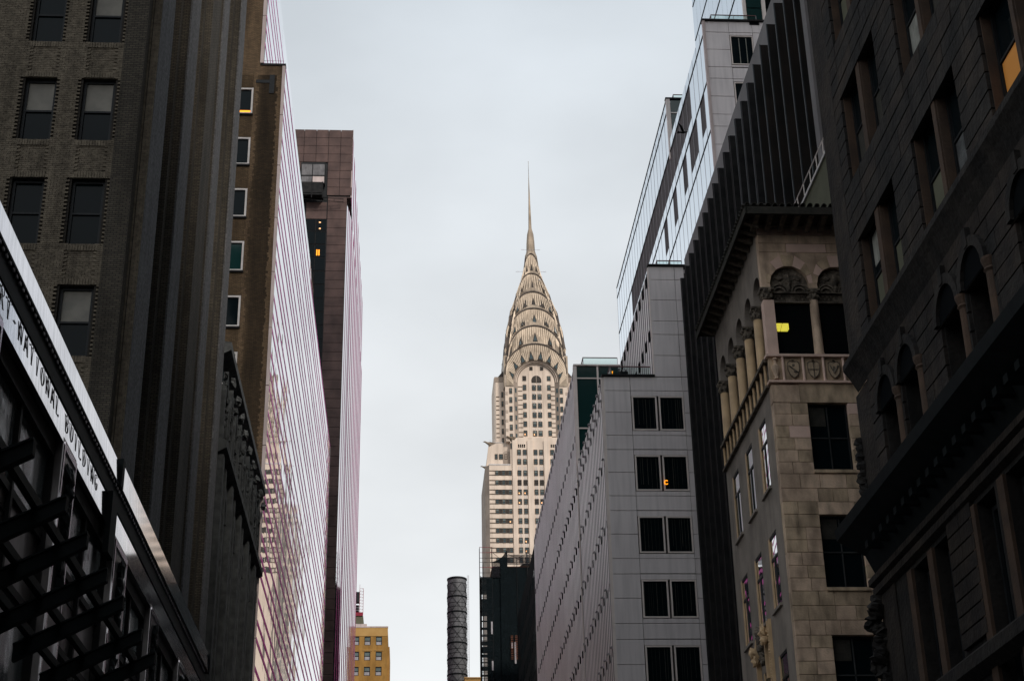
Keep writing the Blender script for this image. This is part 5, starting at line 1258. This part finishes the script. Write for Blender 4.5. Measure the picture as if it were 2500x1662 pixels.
for pi_, (a, bb, c, d) in enumerate(pairs):
    for wi, (z0, z1) in enumerate(wr):
        for si, (y0, y1) in enumerate(((a, bb), (c, d))):
            kind = 'orangeblind' if False else 'plain'
            lowm = {(0, 0, 0): 'olive', (0, 0, 1): 'olive', (0, 1, 0): 'tile', (0, 1, 1): 'tile', (1, 0, 0): 'olive', (1, 0, 1): 'gothiclight', (2, 0, 0): 'orangeblind', (1, 1, 0): 'curtain', (1, 1, 1): 'tile'}.get((pi_, wi, si), 'olive')
            f = window(t, 'X', y0+.01, y1-.01, z0, z1, X+.22, .07, 'plain', depth=.1)
            zm = (z0+z1)/2
            MB().box(X+.262, X+.268, y0+.1, y1-.1, z0+.09, zm-.05).build('drawn_blind', lowm, f)
            if (pi_+wi+si) % 3 == 0: MB().box(X+.262, X+.268, y0+.1, y1-.1, zm+.3, z1-.1).build('curtain', 'curtain', f)
            inst('bright_strip', boxmesh('bright_strip', .02, .09, z1-z0-.2, 'mirror'), t, (X+.235, y0+.16, zm))
            inst('reveal', boxmesh('reveal', .2, .02, z1-z0-.01, 'jamb'), t, (X+.115, y1-.012, zm))
    MB().box(X-.02, X+.1, d+.02, a-.02, 16.3, 46).build('mullion_pier', 'jamb', t)
# small cornice over the arcade
MB().prism([(X-.02, 15.4), (X-.20, 15.75), (X-.34, 15.95), (X-.34, 16.1), (X-.02, 16.32)], 'y', -2, 35.3).build('small_cornice', 'soot2', t)
for a in (26.25, 27.85, 30.75, 32.4, 21.8, 23.4, 17.3, 18.9):
    m_ = a+.6
    b = MB(); b.prism([(a-.02, 14.19)]+[(m_-.6*math.cos(PI*i/10), 14.2+.62*math.sin(PI*i/10)) for i in range(11)]+[(a+1.22, 14.19)], 'x', X-.06, X-.045); b.build('arch_void', 'black', t)
    b = MB(); b.strip([(m_-.6*math.cos(PI*i/10), 14.2+.62*math.sin(PI*i/10)) for i in range(11)], [(m_-.8*math.cos(PI*i/10), 14.2+.84*math.sin(PI*i/10)) for i in range(11)], 'x', X-.14, X-.04)
    b.box(X-.16, X-.04, m_-.1, m_+.1, 14.85, 15.25); b.build('arch_ring', 'soot2', t)
    MB().lathe((X+.0, a+1.38 if False else a-.16, 11), [(.14, 0), (.13, 2.9), (.17, 2.95), (.14, 3.0), (.19, 3.15), (.19, 3.2)], 12).build('half_column', 'jamb', t, smooth=False)
# great cornice and what hangs below
MB().prism([(X+.05, 10.62), (X-.15, 10.75), (X-.35, 11.2), (10.02, 11.55), (9.98, 11.8), (X+.05, 12.0)], 'y', -2, 35.25).build('great_cornice', 'blackmetal', t)
MB().prism([(X+.02, 10.3), (X-.12, 10.36), (X-.12, 10.52), (X+.02, 10.6)], 'y', -2, 35.7).prism([(X+.02, 10.52), (X-.2, 10.6), (X-.2, 10.74), (X+.02, 10.8)], 'y', -2, 35.75).build('bed_moulding', 'soot', t)
for k in range(46): inst('cornice_block', boxmesh('cornice_block', .5, .22, .16, 'blackmetal'), t, (X-.38, 8+k*.58, 11.12))
b = MB()
for i in range(14): b.blob((X-.1+.1*math.cos(i), 35.65+.12*math.sin(i*2), 10.3-.16*i), (.22, .2, .16), 800+i, .4, 8)
b.build('corner_console', 'soot2', t)
b = MB()
for i in range(7): b.blob((X-.02, 35.65, 14.2-.2*i), (.16, .14, .16), 850+i, .35, 8)
b.build('corner_ornament', 'soot2', t)
for a, c in lowH:
    window(t, 'X', a+.02, c-.02, 3.0, 10.1, X+.3, .09, 'plain', depth=.1)
    MB().box(X-.04, X+.2, c+.01, c+.34, 3, 10.2).build('window_pier', 'jamb', t)
MB().prism([(X+.0, 7.0), (X-.25, 7.15), (X-.25, 7.4), (X+.0, 7.6)], 'y', -2, 35.7).build('sill_course', 'soot2', t)

# ------------------------------------------------------------------ added blocks behind the camera and out of view, for shade and reflections
def plainblock(name, label, x0, x1, y0, y1, z1, m, face):
    o = thing(name, label, 'building', ((x0+x1)/2, (y0+y1)/2, G0), 'added plain blocks out of direct view, for street shade and reflections')
    MB().box(x0, x1, y0, y1, G0, z1).build('wall', m, o)
    b = MB(); z = 4.0
    while z < z1-3:
        if face == 'x+': 
            for k in range(int((y1-y0)/3)): b.box(x1-.05, x1+.02, y0+1+k*3, y0+2.4+k*3, z, z+2)
        elif face == 'x-':
            for k in range(int((y1-y0)/3)): b.box(x0-.02, x0+.05, y0+1+k*3, y0+2.4+k*3, z, z+2)
        z += 3.8
    b.build('window_rows', 'window', o, kind='stuff')
plainblock('added_block', 'added brown block behind the viewer on the left, shading the street', -40, -11, -230, -15, 30, 'brick', 'x+')
plainblock('added_block', 'added low block behind the viewer on the right, shading the street', 12, 44, -230, -42, 25, 'soot2', 'x-')
plainblock('added_block', 'added tall block just behind the viewer on the right, keeping sun off the brick tower', 12, 50, -40, -3, 92, 'soot2', 'x-')
plainblock('added_block', 'added dark block closing the street end far behind the viewer, shading the street', -40, 44, -300, -240, 22, 'soot2', 'x+')
plainblock('added_block', 'added black block hidden beyond the grey panelled building, darkening the polished band reflection', 16.5, 44, 200, 238, 66, 'black', 'x-')
